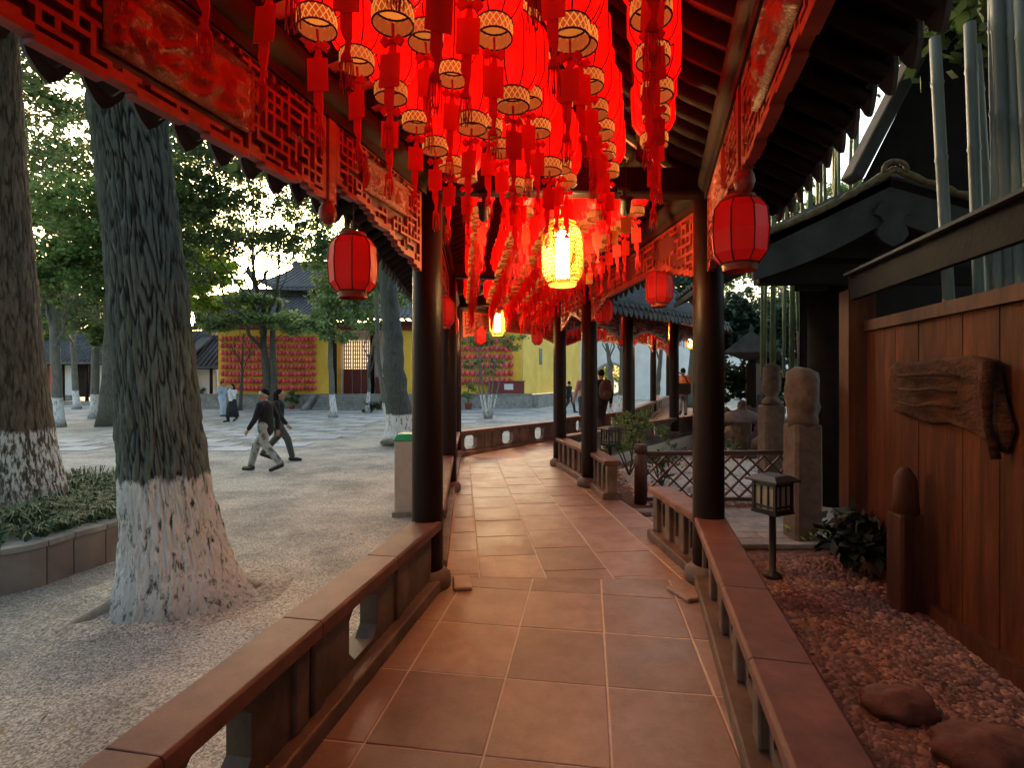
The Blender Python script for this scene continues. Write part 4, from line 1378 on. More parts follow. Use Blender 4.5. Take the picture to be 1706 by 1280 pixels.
# gabled timber hut: verge boards, pendant, roof running back
GYY = 4.1
hut = empty('timber_hut', (at(1480, 640, GYY).x, GYY * K, BZ), 'black timber hut with grey gable boards behind the plank wall', 'hut')
apex, le, re_ = at(1484, 292, GYY), at(1255, 402, GYY), at(1760, 372, GYY)
hb = V((.12, 1, 0)).normalized()
def verge(name, a, b, w, t, m, off, sag=.06):
    """a board following the slope from a down to b, slightly sagging, hung below the line"""
    mb = MB()
    n = 8
    top, bot = [], []
    for k in range(n + 1):
        s = k / n
        p = a.lerp(b, s) + V((0, 0, -sag * math.sin(math.pi * s)))
        top.append(p); bot.append(p + V((0, 0, -w * (1 + .12 * (1 - s)))))
    vsx, fs = [], []
    for off_ in (off, off + t):
        vsx += [p + hb * off_ for p in top + bot]
    m_ = 2 * (n + 1)
    for k in range(n):
        T, T1, B, B1 = k, k + 1, n + 1 + k, n + 2 + k
        fs += [(T, T1, B1, B), (m_ + T, m_ + B, m_ + B1, m_ + T1), (T, m_ + T, m_ + T1, T1), (B, B1, m_ + B1, m_ + B)]
    fs += [(0, n + 1, m_ + n + 1, m_), (n, m_ + n, m_ + 2 * n + 1, 2 * n + 1)]
    mb.add(vsx, fs)
    return mb.build(name, m, hut, world=True)
verge('gable_board', apex, le, .42, .05, M['greywood'], 0)
verge('gable_board', apex, re_, .42, .05, M['greywood'], .002)
for a_, b_ in ((apex, le), (apex, re_)):
    mb = MB()
    pts_ = []
    for k in range(22):
        s = k / 21
        p = a_.lerp(b_, s) + V((0, 0, -.06 * math.sin(math.pi * s) + .05 + .015 * noise.noise(V((k * .9, 1, 2))))) - hb * .05
        pts_.append(p)
    mb.tube(pts_, [.036 + .016 * noise.noise(V((k * .7, 5, 1))) for k in range(22)], 9)
    mb.build('verge_tile', M['moss'], hut, world=True)
    for k in range(1, 6):     # plank seams on the board
        pass
mb = MB()
mb.tube([apex + V((.0, 0, .03)) - hb * .08 + V((.12 * math.cos(t * math.pi / 10), 0, .09 * math.sin(t * math.pi / 10))) for t in range(-1, 12)], .026, 8)
mb.build('ridge_end_tile', M['moss'], hut, world=True)
mb = MB()
pend = [(-.10, .12), (-.16, .06), (-.20, -.02), (-.13, -.05), (-.10, -.10), (-.15, -.16), (-.17, -.24), (-.12, -.31), (0, -.37), (.12, -.31), (.17, -.24), (.15, -.16), (.10, -.10), (.13, -.05), (.20, -.02), (.16, .06), (.10, .12)]
mb.prism(pend, .05, Matrix.Translation(apex + V((0, -.012, -.40))))
bevel(mb.build('gable_pendant', M['greywood'], hut, world=True), .008, 2)
for (a_, b_, nm) in ((apex, le, 'roof_slope'), (apex, re_, 'roof_slope')):
    mb = MB()
    e0, e1 = a_ + hb * .0, b_ + (b_ - a_) * .0
    dep = hb * 4.5
    up = V((0, 0, -.03))
    mb.add([a_ + up, b_ + up, b_ + up + dep, a_ + up + dep, a_ + up * 4, b_ + up * 4, b_ + up * 4 + dep, a_ + up * 4 + dep], [(0, 1, 2, 3), (7, 6, 5, 4), (0, 4, 5, 1), (1, 5, 6, 2), (2, 6, 7, 3), (3, 7, 4, 0)])
    mb.build(nm, M['soot'], hut, world=True)
    mb = MB()
    for k in range(22):
        mb.tube([a_ + V((0, 0, .03)) + hb * (.1 + k * .2), b_ + V((0, 0, .03)) + hb * (.1 + k * .2)], .05, 6)
    tag(mb.build('roof_tiles', M['rooftile'], hut, world=True), kind='stuff')
for z, f in ((2.62, 0), (2.9, .25)):
    mb = MB(); p, q = le.lerp(V((apex.x, apex.y, le.z)), f), re_.lerp(V((apex.x, apex.y, re_.z)), f)
    mb.bar(V((p.x + .1, p.y, z)) + hb * .2, V((q.x, q.y, z)) + hb * .2, .14, .18); mb.build('tie_beam', M['soot'], hut, world=True)
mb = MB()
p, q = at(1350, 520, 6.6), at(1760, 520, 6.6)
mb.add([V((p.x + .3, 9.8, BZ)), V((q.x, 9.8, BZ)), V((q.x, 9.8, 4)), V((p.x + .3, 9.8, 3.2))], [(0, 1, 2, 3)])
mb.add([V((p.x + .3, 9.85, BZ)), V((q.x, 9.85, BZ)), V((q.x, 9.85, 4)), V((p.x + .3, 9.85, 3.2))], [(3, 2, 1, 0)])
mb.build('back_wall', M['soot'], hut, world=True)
# bracket below the eave of the hut over the doorway
mb = MB()
b0 = at(1345, 470, 4.3)
for k in range(4):
    mb.box(b0 + V((.05 + .09 * k, 0, .10 * k - .05)), (.30 + .16 * k, .16, .085))
mb.build('eave_bracket', M['soot'], hut, world=True)

# low eave in front of the plank wall: a dark board with a paler weathered top edge
EA, EB = wl(-3.0) - wn_ * .12, wl(3.45) - wn_ * .12
eav = empty('eave_board', (EA.x, EA.y, 2.2), 'long dark eave board with a pale edge above the plank wall', 'board')
mb = MB(); mb.bar((EA.x, EA.y, 2.29), (EB.x, EB.y, 2.31), .05, .22); mb.build('fascia', M['soot'], eav, world=True)
mb = MB(); mb.bar((EA.x - .02, EA.y, 2.41), (EB.x - .02, EB.y, 2.43), .10, .022); mb.build('top_edge', M['greywood'], eav, world=True)

# upper timber roof edge: heavy slanting bargeboard and dark roof behind it
ur = empty('upper_roof', (3.4, 4.4 * K, 3.0), 'dark steep roof with a heavy slanting bargeboard above the hut', 'roof')
a_, b_ = at(1418, 300, 4.75), at(1545, 55, 4.75)
mb = MB(); mb.bar(a_, b_ + (b_ - a_) * .35, .16, .26, up=(0, -1, 0)); bevel(mb.build('bargeboard', M['greywood'], ur, world=True), .03, 2)
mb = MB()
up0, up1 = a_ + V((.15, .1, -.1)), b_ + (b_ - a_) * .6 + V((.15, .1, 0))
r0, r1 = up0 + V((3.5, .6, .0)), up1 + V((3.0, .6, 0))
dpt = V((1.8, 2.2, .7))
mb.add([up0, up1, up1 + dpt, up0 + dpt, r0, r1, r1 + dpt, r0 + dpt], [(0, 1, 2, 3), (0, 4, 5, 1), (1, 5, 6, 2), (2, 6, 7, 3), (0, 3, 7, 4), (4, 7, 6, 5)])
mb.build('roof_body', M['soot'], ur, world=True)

# bamboo poles
def culm(h, r):
    mb = MB()
    pts, rad = [], []
    z = 0
    while z < h:
        pts += [(0, 0, z), (0, 0, z + .012), (0, 0, z + .03)]
        rad += [r * .96, r * 1.1, r * .97]
        z += .34
    pts.append((0, 0, h)); rad.append(r * .93)
    mb.tube(pts, rad, 10)
    return mb.mesh('culm', M['bamboo'])
CUL = culm(2.6, .035)
def bamboo(px, Y, h, r, lean, lab, z0=2.12, m=None, grp='grey bamboo poles standing behind the plank wall'):
    o = link('bamboo_pole', CUL, None, V(((px - CX) / F * Y, Y * K, z0)))
    o.location.x -= math.sin(lean) * (z0 - BZ)
    o.location.z = BZ
    h += z0 - BZ
    o.scale = (r / .035, r / .035, h / 2.6)
    o.rotation_euler = (R.uniform(-.01, .01), lean, 0)
    return tag(o, lab, 'bamboo pole', grp)
for k, (px, top, Y, r, ln) in enumerate([(1570, 45, 2.62, .037, -.055), (1620, 22, 2.58, .037, -.04), (1640, 60, 2.66, .035, -.07), (1655, -60, 2.5, .03, -.02), (1672, -60, 2.48, .042, -.05), (1696, -60, 2.42, .04, -.03), (1722, -60, 2.35, .04, -.04), (1750, -60, 2.3, .04, -.02)]):
    h = EYE - (top - HY) / F * Y - 2.16
    names = ['grey bamboo pole standing apart, nearest the gable pendant', 'grey bamboo pole, second from the gable pendant', 'slanting cut grey bamboo pole, third from the gable pendant', 'thin grey bamboo pole, fourth from the gable pendant', 'thick grey bamboo pole, fifth from the gable pendant', 'grey bamboo pole, sixth from the gable pendant', 'grey bamboo pole, seventh from the gable pendant', 'grey bamboo pole, eighth from the gable pendant']
    bamboo(px + 8, Y + .08, h, r, ln, names[k], z0=2.157)
CUL2 = culm(2.6, .035); CUL2.materials.clear(); CUL2.materials.append(M['bamboogreen'])
for k in range(22):
    px = 1272 + k * 7.4 + R.uniform(-2, 2)
    o = link('bamboo_stake', CUL2, None, V(((px - CX) / F * 8.2, 8.2 * K + R.uniform(-.12, .12), 1.5)))
    top = 300 - 110 * (k / 21) + R.uniform(-22, 22)
    o.scale = (1.0, 1.0, max(.5, (EYE - (top - HY) / F * 8.2 - 1.5)) / 2.6)
    o.rotation_euler = (R.uniform(-.03, .03), R.uniform(-.04, .04), R.uniform(0, 6))
    tag(o, f'greenish bamboo stake, {ORD[k]} from the corridor eave in the screen above the mossy gable', 'bamboo stake', 'greenish bamboo screen behind the mossy gable')

# stone posts
def stone_post(px, Y, w, z0, z1, lab, head):
    X = (px - CX) / F * Y
    e = empty('stone_post', (X, Y * K, z0), lab, 'stone post', 'stone posts by the garden path')
    h = z1 - z0
    hb_ = h * .68
    mb = MB()
    n = 8
    o = []
    for z, s in ((0, 1.05), (.04, 1.0), (hb_ * .5, .98), (hb_ - .02, .97), (hb_, .9)):
        o += [(s * w / 2 * a + .006 * noise.noise(V((a, b, z * 3))), s * w / 2 * b, z) for a, b in ((-1, -.8), (-.8, -1), (.8, -1), (1, -.8), (1, .8), (.8, 1), (-.8, 1), (-1, .8))]
    mb.add(o, [tuple(range(n))[::-1], tuple(range(4 * n, 5 * n))] + [(k * n + j, k * n + (j + 1) % n, (k + 1) * n + (j + 1) % n, (k + 1) * n + j) for k in range(4) for j in range(n)])
    mb.build('shaft', M['postwood'] if head == 'low' else M['weathered'], e)
    mb = MB()
    r = w * .46
    if head == 'lion':
        mb.lathe([(r * 1.05, hb_ - .02), (r * 1.12, hb_ + .05), (r * 1.02, hb_ + .10), (r * 1.2, hb_ + .17), (r * 1.22, hb_ + .26), (r * 1.16, h - .12), (r * 1.05, h - .04), (r * .6, h)], 28, lobe=.12, lobes=4, rot=.78)
    elif head == 'low':
        mb.lathe([(r * 1.0, hb_ - .02), (r * 1.05, hb_ + .1), (r * .9, h - .06), (r * .4, h)], 16)
    else:
        mb.lathe([(r * .8, hb_ - .01), (r * 1.05, hb_ + .04), (r * .75, hb_ + .09), (r * .6, hb_ + .13), (r * .98, hb_ + .2), (r * 1.0, hb_ + .32), (r * .8, h - .05), (r * .35, h)], 16)
    for v in mb.v:
        v += V((noise.noise(v * 9), noise.noise(v * 9 + V((5, 0, 0))), noise.noise(v * 8 + V((0, 7, 0))))) * w * .10
    mb.build('carved_head', M['postwood'] if head == 'low' else M['weathered'], e)
    return e
stone_post(1285, 5.55, .29, BZ, 1.70, 'grey stone post with a round head behind the lattice fence', 'ball')
stone_post(1337, 3.85, .275, BZ, 1.60, 'reddish stone post with a worn carved head before the dark doorway', 'lion')
stone_post(1508, 2.75, .17, BZ, .86, 'low dark post shape added for the shadow on the plank wall', 'low')  # dark solid put in place of a shadow on the planks

# lattice fence
pg = flat_sheet('pale_gravel_garden', [(1.75, 5.2 * K), (6.0, 5.2 * K), (7.2, 9.2 * K), (4.6, 9.2 * K), (1.9, 6.9 * K)], BZ + .008, M['palegravel'])
tag(pg, 'pale gravel of the fenced garden', kind='structure')
fe = empty('lattice_fence', (1.69, 5.05 * K, BZ), 'dark red lattice fence of crossed slats beside the garden path', 'fence')
fx1 = at(1312, 740, 5.0).x - 1.69
mb = MB(); mb.lathe([(.085, 0), (.082, .62), (.06, .64), (.06, .66), (.085, .68), (.085, .76), (.07, .78)], 16); mb.build('end_post', M['fencewood'], fe)
mb = MB(); mb.lathe([(.07, 0), (.07, .7)], 14, (fx1 + .05, 0, 0)); mb.build('end_post', M['fencewood'], fe)
mb = MB(); mb.bar((.05, 0, .655), (fx1, 0, .675), .06, .055); mb.build('top_rail', M['fencewood'], fe)
mb = MB(); mb.bar((.05, 0, .06), (fx1, 0, .06), .05, .045); mb.build('bottom_rail', M['fencewood'], fe)
sp = .215
for s in (-1, 1):
    k = -4
    while k * sp < fx1 + .8:
        x0, x1, z0, z1 = k * sp, k * sp + s * .55, .08, .63
        # clip to the frame
        lo, hi = 0.0, 1.0
        for (val, dv, mn, mx) in ((x0, x1 - x0, .06, fx1),):
            if abs(dv) > 1e-6:
                ta, tb = (mn - val) / dv, (mx - val) / dv
                lo, hi = max(lo, min(ta, tb)), min(hi, max(ta, tb))
        if hi - lo > .08:
            mb = MB(); mb.bar((x0 + (x1 - x0) * lo, s * .009, z0 + (z1 - z0) * lo), (x0 + (x1 - x0) * hi, s * .009, z0 + (z1 - z0) * hi), .02, .036, up=(0, 1, 0)); mb.build('slat', M['fencewood'], fe)
        k += 1

# garden lamps
def garden_lamp():
    e = empty('garden_lamp', (0, 0, 0), 'x', 'lamp', 'black box lamps on short posts in the garden')
    mb = MB(); mb.lathe([(.075, 0), (.07, .03), (.028, .05), (.026, .5), (.05, .53)], 14); mb.build('pole', M['iron'], e)
    mb = MB(); mb.box((0, 0, .68), (.185, .185, .22)); sh = mb.build('glass_box', M['lampglass'], e)
    for sx, sy in ((-1, -1), (-1, 1), (1, -1), (1, 1)):
        mb = MB(); mb.box((sx * .1, sy * .1, .68), (.022, .022, .27)); mb.build('corner_bar', M['iron'], sh)
    for z in (.565, .60, .775):
        mb = MB()
        for a in (-1, 1):
            mb.box((a * .1, 0, z), (.018, .2, .014)); mb.box((0, a * .1, z), (.2, .018, .014))
        mb.build('cross_bar', M['iron'], sh)
    for k in (-.033, .033):
        for a in (-1, 1):
            mb = MB(); mb.box((a * .098, k, .68), (.012, .012, .2)); mb.build('glazing_bar', M['iron'], sh)
            mb = MB(); mb.box((k, a * .098, .68), (.012, .012, .2)); mb.build('glazing_bar', M['iron'], sh)
    mb = MB(); mb.add([(-.15, -.15, .815), (.15, -.15, .815), (.15, .15, .815), (-.15, .15, .815), (-.09, -.09, .85), (.09, -.09, .85), (.09, .09, .85), (-.09, .09, .85), (-.15, -.15, .80), (.15, -.15, .80), (.15, .15, .80), (-.15, .15, .80)],
           [(4, 5, 6, 7), (0, 1, 5, 4), (1, 2, 6, 5), (2, 3, 7, 6), (3, 0, 4, 7), (8, 9, 1, 0), (9, 10, 2, 1), (10, 11, 3, 2), (11, 8, 0, 3), (11, 10, 9, 8)])
    mb.build('cap', M['iron'], e)
    mb = MB(); mb.box((0, 0, .545), (.23, .23, .018)); mb.build('tray', M['iron'], e)
    return e
gl = garden_lamp()
p = onz(1287, 962, BZ); gl.location = p; gl.rotation_euler = (0, 0, .45); gl['label'] = 'black box lamp on a post in the pebble bed, before the reddish stone post'
o = copy_tree(gl); o.location = (1.62, 6.35 * K, BZ); o['label'] = 'small black box lamp behind the baluster bench, left of the leafy shrub'
# ------------------------------------------------------------------ foliage helpers
def leaf_mesh(name, blobs, n, size, m, rng, droop=0.0, aspect=.55, shell=.45):
    """leaf-sized folded faces spread through blobs [(centre, (rx, ry, rz))]"""
    vs, fs = [], []
    vol = [b[1][0] * b[1][1] * b[1][2] for b in blobs]
    tot = sum(v ** .75 for v in vol)
    for (c, r), v in zip(blobs, vol):
        k = int(n * v ** .75 / tot)
        sub = [V((rng.gauss(0, .5), rng.gauss(0, .5), rng.gauss(0, .45))) for _ in range(max(5, k // 55))]
        for _ in range(k):
            s = rng.choice(sub)
            p = V((s.x + rng.gauss(0, .17), s.y + rng.gauss(0, .17), s.z + rng.gauss(0, .12)))
            if p.length > 1.15: p *= 1.1 / p.length
            p = V((c[0] + p.x * r[0], c[1] + p.y * r[1], c[2] + p.z * r[2]))
            a, t = rng.uniform(0, 6.283), rng.gauss(0, .55) - droop
            d = V((math.cos(a) * math.cos(t), math.sin(a) * math.cos(t), math.sin(t)))
            u = d.cross(V((rng.gauss(0, .5), rng.gauss(0, .5), 1))).normalized()
            L_ = size * rng.uniform(.6, 1.35)
            w = L_ * aspect * .5
            o = len(vs)
            vs += [p, p + d * L_ * .5 + u * w, p + d * L_, p + d * L_ * .5 - u * w]
            fs.append((o, o + 1, o + 2, o + 3))
    me = bpy.data.meshes.new(name)
    me.from_pydata([tuple(p) for p in vs], [], fs)
    me.materials.append(m)
    return me

def limb(p, q, rng, n=6, wob=.08):
    p, q = V(p), V(q)
    out = []
    Lq = (q - p).length
    for k in range(n + 1):
        s = k / n
        w = wob * Lq * math.sin(math.pi * s)
        out.append(p.lerp(q, s) + V((rng.gauss(0, 1), rng.gauss(0, 1), rng.gauss(0, .6))) * w * .5)
    return out

def tree(name, label, base, trunk, r0, r1, blobs, nleaf, size, bark, leaf, seed, group=None, limbs=True, droop=0.0, roots=True, n=12):
    """trunk: list of points relative to the base"""
    rng = random.Random(seed)
    e = empty(name, base, label, 'tree', group)
    pts = [V(p) for p in trunk]
    mb = MB()
    dense, rad = [], []
    K = (len(pts) - 1) * 6
    for k in range(K + 1):
        s = k / K * (len(pts) - 1)
        j = min(int(s), len(pts) - 2)
        p = pts[j].lerp(pts[j + 1], s - j)
        dense.append(p + V((rng.gauss(0, 1), rng.gauss(0, 1), 0)) * r0 * .06)
        f = k / K
        rad.append(lerp(r0, r1, f) * (1 + (.55 * math.exp(-p.z / (r0 * 1.6)) if roots else 0)))
    mb.tube(dense, rad, n)
    tk = mb.build('trunk', bark, e)
    top = pts[-1]
    if limbs:
        for (c, r) in blobs:
            t = rng.uniform(.45, .98)
            src = dense[int(t * K)]
            mb = MB()
            ps = limb(src, c, rng)
            rr = rad[int(t * K)] * .5
            mb.tube(ps, [lerp(rr, rr * .2, k / (len(ps) - 1)) for k in range(len(ps))], 7)
            for q in range(4):
                i = rng.randint(2, len(ps) - 1)
                qq = V(c) + V((rng.uniform(-1, 1) * r[0] * .8, rng.uniform(-1, 1) * r[1] * .8, rng.uniform(-.7, .9) * r[2]))
                mb2 = MB()
                p2 = limb(ps[i], qq, rng, 4)
                mb2.tube(p2, [lerp(rr * .35, rr * .08, k / 4) for k in range(5)], 5)
                mb2.build('branch', bark, tk)
            mb.build('branch', bark, tk)
    if nleaf:
        link('crown', leaf_mesh('crown', blobs, nleaf, size, leaf, rng, droop), e)
    return e

def blobs_px(spec, base):
    """[(px, py, Y, rx, ry, rz)] -> blobs relative to base"""
    out = []
    for (px, py, Y, rx, ry, rz) in spec:
        p = at(px, py, Y) - V(base)
        out.append(((p.x, p.y, p.z), (rx, ry, rz)))
    return out

# ---- the big furrowed trunk close to the corridor
TB = V((-2.74, 3.22 * K, GZ))
big = empty('camphor_tree', TB, 'large leaning tree with deeply furrowed bark and whitewashed foot, nearest the corridor', 'tree', 'big old trees of the court')
def trunk_mesh(hgt, r_at, centre_at, nz, nth, amp, freq, seed):
    vs, fs, ridge = [], [], []
    for i in range(nz + 1):
        z = hgt * (i / nz) ** 1.15
        c = centre_at(z)
        for k in range(nth):
            t = 2 * math.pi * k / nth
            ct, st = math.cos(t), math.sin(t)
            r = r_at(z, t)
            wob = noise.noise(V((ct * 1.4, st * 1.4, z * .9 + seed))) * .35
            q = V((ct * freq * r * 2.2 + wob, st * freq * r * 2.2 + wob, z * freq * .23 + seed))
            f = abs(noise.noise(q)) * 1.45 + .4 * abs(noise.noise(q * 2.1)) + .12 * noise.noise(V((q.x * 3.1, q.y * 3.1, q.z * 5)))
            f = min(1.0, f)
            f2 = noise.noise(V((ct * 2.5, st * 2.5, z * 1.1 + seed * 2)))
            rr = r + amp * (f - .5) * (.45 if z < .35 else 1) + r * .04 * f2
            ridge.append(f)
            vs.append((c[0] + ct * rr, c[1] + st * rr, z - .04))
    for i in range(nz):
        for k in range(nth):
            k1 = (k + 1) % nth
            fs.append((i * nth + k, i * nth + k1, (i + 1) * nth + k1, (i + 1) * nth + k))
    me = bpy.data.meshes.new('trunk')
    me.from_pydata(vs, [], fs)
    me.polygons.foreach_set('use_smooth', [True] * len(fs))
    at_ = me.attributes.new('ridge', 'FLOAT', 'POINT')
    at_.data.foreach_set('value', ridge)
    return me
def rbig(z, t):
    base = .292 - .006 * min(z, 4.2)
    root = .21 * math.exp(-z / .62) + .16 * math.exp(-z / .12) * (.4 + max(0, math.cos(2 * t + .5)) ** 2)
    return base + root
me = trunk_mesh(5.2, rbig, lambda z: (-.15 * z + .006 * z * z - .02 * math.sin(z * 1.6), .02 * z), 480, 420, .034, 15, 3)
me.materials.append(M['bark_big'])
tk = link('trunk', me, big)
rng = random.Random(5)
bb = []
for k in range(7):
    a = k * .9
    c = V((-.3 + 2.9 * math.cos(a), .3 + 2.9 * math.sin(a), 7.4 + 1.2 * math.sin(k * 2.1)))
    bb.append((c, (2.0, 2.0, 1.1)))
    mb = MB(); ps = limb((-.45, .1, 4.7 + .05 * k), c, rng); mb.tube(ps, [lerp(.14, .03, j / 6) for j in range(7)], 8)
    mb.build('branch', M['bark'], tk)
link('crown', leaf_mesh('crown', bb, 7000, .24, M['leaf_dark'], rng), big)
# soil ring and lifted gravel round the foot
mb = MB()
n = 56
prof = [(.35, .03), (.48, .035), (.58, .02), (.68, .03), (.78, .012), (.88, -.004)]
vs_, fs_ = [], []
for (r, z) in prof:
    for k in range(n):
        t = 2 * math.pi * k / n
        w = 1 + .22 * noise.noise(V((math.cos(t) * 1.3, math.sin(t) * 1.3, .7))) + .14 * math.cos(t - 2.6) + .1 * max(0, math.cos(t - .4)) ** 3
        zz = z * (1 + .9 * noise.noise(V((math.cos(t) * 2.2 + r, math.sin(t) * 2.2, 2))))
        vs_.append((math.cos(t) * r * w * 1.02, math.sin(t) * r * w * .9, max(zz, -.004 if r > 1 else .002)))
for i in range(len(prof) - 1):
    for k in range(n):
        fs_.append((i * n + k, i * n + (k + 1) % n, (i + 1) * n + (k + 1) % n, (i + 1) * n + k))
mb.add(vs_, fs_, 0, True)
so = mb.build('soil_ring', gravel_mat('trodden_soil', (.22, .2, .165), (.62, .57, .49), 62, .8), None, loc=TB)
tag(so, 'bare soil ring round the foot of the big leaning tree', kind='structure')

for k, (a_, l_, r_) in enumerate(((.30, .34, .11), (3.75, .52, .10))):
    pts_ = [V((math.cos(a_ + .25 * s * s) * (.30 + l_ * s), math.sin(a_ + .25 * s * s) * (.30 + l_ * s), .07 * (1 - s) - .03 * s + .006 * math.sin(s * 7 + k))) for s in [j / 9 for j in range(10)]]
    mb = MB(); mb.tube(pts_, [r_ * (1.1 - .75 * j / 9) for j in range(10)], 12)
    mb.build('root', M['soil'], big)
# ---- second trunk at the frame edge, in a raised bed
T2 = V((-5.75, 4.55 * K, -.06))
t2 = empty('camphor_tree', T2, 'thick brown-barked tree with speckled white foot in the raised grass bed', 'tree', 'big old trees of the court')
me = trunk_mesh(8.0, lambda z, t: .34 - .018 * z + .12 * math.exp(-z / .5), lambda z: (-.11 * z + .012 * z * z * .6, .0), 200, 160, .014, 14, 9)
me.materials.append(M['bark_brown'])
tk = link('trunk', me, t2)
bb = []
for k in range(6):
    a = k * 1.05
    c = V((-.6 + 2.3 * math.cos(a), .4 + 2.3 * math.sin(a), 8.4 + 1.1 * math.sin(k * 2.1)))
    bb.append((c, (2.0, 2.0, 1.2)))
    mb = MB(); ps = limb((-.45, .0, 7.0), c, rng); mb.tube(ps, [lerp(.14, .03, j / 6) for j in range(7)], 8)
    mb.build('branch', M['bark'], tk)
link('crown', leaf_mesh('crown', bb, 7000, .24, M['leaf_dark'], rng), t2)

# raised bed: curved stone kerb, soil, grass
KP = [onz(-260, 1000, GZ), onz(0, 965, GZ), onz(120, 935, GZ), onz(215, 900, GZ), onz(265, 868, GZ)]
KP = [V((-5.6, 2.75, 0)), V((-4.33, 3.25, 0)), V((-4.12, 3.62, 0)), V((-3.98, 4.05, 0)), V((-4.0, 4.6, 0)), V((-4.25, 5.2, 0)), V((-4.8, 5.65, 0)), V((-5.6, 5.85, 0)), V((-7.2, 5.7, 0)), V((-8.2, 4.6, 0)), V((-7.6, 3.3, 0))]
KP = [V((p.x, p.y * K, 0)) for p in KP]
KC = V((-5.9, 4.4 * K, 0))
kb = empty('planter_kerb', (KC.x, KC.y, GZ), 'curved low stone kerb round the raised grass bed', 'kerb')
def cr(pts, m):
    out, n = [], len(pts)
    for i in range(n):
        p0, p1, p2, p3 = pts[i - 1], pts[i], pts[(i + 1) % n], pts[(i + 2) % n]
        for k in range(m):
            t = k / m
            out.append(.5 * ((2 * p1) + (p2 - p0) * t + (2 * p0 - 5 * p1 + 4 * p2 - p3) * t * t + (3 * p1 - p0 - 3 * p2 + p3) * t ** 3))
    return out
kc = cr(KP, 4)
nk = len(kc)
M['kerbside'] = mat('kerb_face', (0.17, 0.14, 0.12), (0.24, 0.2, 0.17), rough=.8, scale=5, bump=.2, rand_obj=.1)
for i in range(0, nk, 2):
    for nm, m, ztop, zbot, o0, o1 in (('kerb_stone', M['kerbside'], .345, -.02, .0, .15), ('coping_stone', M['stone'], .40, .3455, -.02, .22)):
        ring = []
        for j in (i, i + 1, i + 2):
            p = kc[j % nk]
            tg = (kc[(j + 1) % nk] - kc[(j - 1) % nk]).normalized()
            inn = V((-tg.y, tg.x, 0))
            if (KC - p).dot(inn) < 0: inn = -inn
            sft = tg * (.004 if j == i else (-.004 if j == i + 2 else 0))
            ring.append((p + inn * o0 + sft, p + inn * o1 + sft))
        mb = MB()
        vs_ = []
        for a, b in ring:
            vs_ += [(a.x, a.y, GZ + zbot), (a.x, a.y, GZ + ztop), (b.x, b.y, GZ + ztop), (b.x, b.y, GZ + zbot)]
        fs_ = [(0, 1, 2, 3), (11, 10, 9, 8)]
        for s in (0, 1):
            for q in range(4):
                fs_.append((4 * s + q, 4 * s + 4 + q, 4 * s + 4 + (q + 1) % 4, 4 * s + (q + 1) % 4))
        mb.add(vs_, fs_)
        bevel(mb.build(nm, m, kb, world=True), .008, 2)
sl = flat_sheet('planter_soil', [(p.x + (KC.x - p.x) * .03, p.y + (KC.y - p.y) * .03) for p in kc], GZ + .33, M['soil'])
tag(sl, 'dark soil of the raised grass bed', kind='structure')
vs_, fs_ = [], []
rng = random.Random(12)
for _ in range(8500):
    t, rr = rng.uniform(0, 6.283), math.sqrt(rng.random())
    j = int(t / 6.283 * nk) % nk
    e_ = kc[j]
    x, y = KC.x + (e_.x - KC.x) * .93 * rr, KC.y + (e_.y - KC.y) * .93 * rr
    if noise.noise(V((x * 2.3, y * 2.3, 0))) < -.28: continue
    if (V((x, y)) - V((T2.x, T2.y))).length < .5: continue
    h = rng.uniform(.10, .26) * (1 + .5 * noise.noise(V((x * 3, y * 3, 4))))
    a = rng.uniform(0, 6.28); d = V((math.cos(a), math.sin(a), 0)); u = V((-d.y, d.x, 0)) * .007
    b = V((x, y, GZ + .33)); o = len(vs_)
    m1 = b + d * h * .4 + V((0, 0, h * .85)); tp = b + d * h * 1.05 + V((0, 0, h * .75))
    vs_ += [b - u, b + u, m1 + u, m1 - u, tp]
    fs_ += [(o, o + 1, o + 2, o + 3), (o + 3, o + 2, o + 4)]
me = bpy.data.meshes.new('grass'); me.from_pydata([tuple(v) for v in vs_], [], fs_); me.materials.append(M['grass'])
tag(link('grass', me), 'dark mondo grass tufts filling the raised bed', kind='stuff')

vs_, fs_ = [], []
rng = random.Random(15)
for _ in range(420):
    y = 1.0 + 11 * rng.random() ** 1.4
    x = rng.uniform(-9, -.9 - .2 * (2.75 - min(y / K, 2.75)))
    if x > -1.5 and y > 3.6: continue
    a, s_ = rng.uniform(0, 6.28), rng.uniform(.018, .04)
    d = V((math.cos(a), math.sin(a), rng.uniform(-.1, .3))) * s_; u = V((-math.sin(a), math.cos(a), rng.uniform(-.3, .3))) * s_ * .4
    b = V((x, y, GZ + .018)); o = len(vs_)
    vs_ += [b - d, b + u, b + d, b - u]; fs_.append((o, o + 1, o + 2, o + 3))
me = bpy.data.meshes.new('fallen_leaves'); me.from_pydata([tuple(v) for v in vs_], [], fs_)
me.materials.append(mat('dry_leaf', (.16, .10, .04), (.34, .24, .09), rough=.7, scale=3, island=.5, transl=.2))
tag(link('fallen_leaves', me), 'dry leaves scattered on the gravel court', kind='stuff')

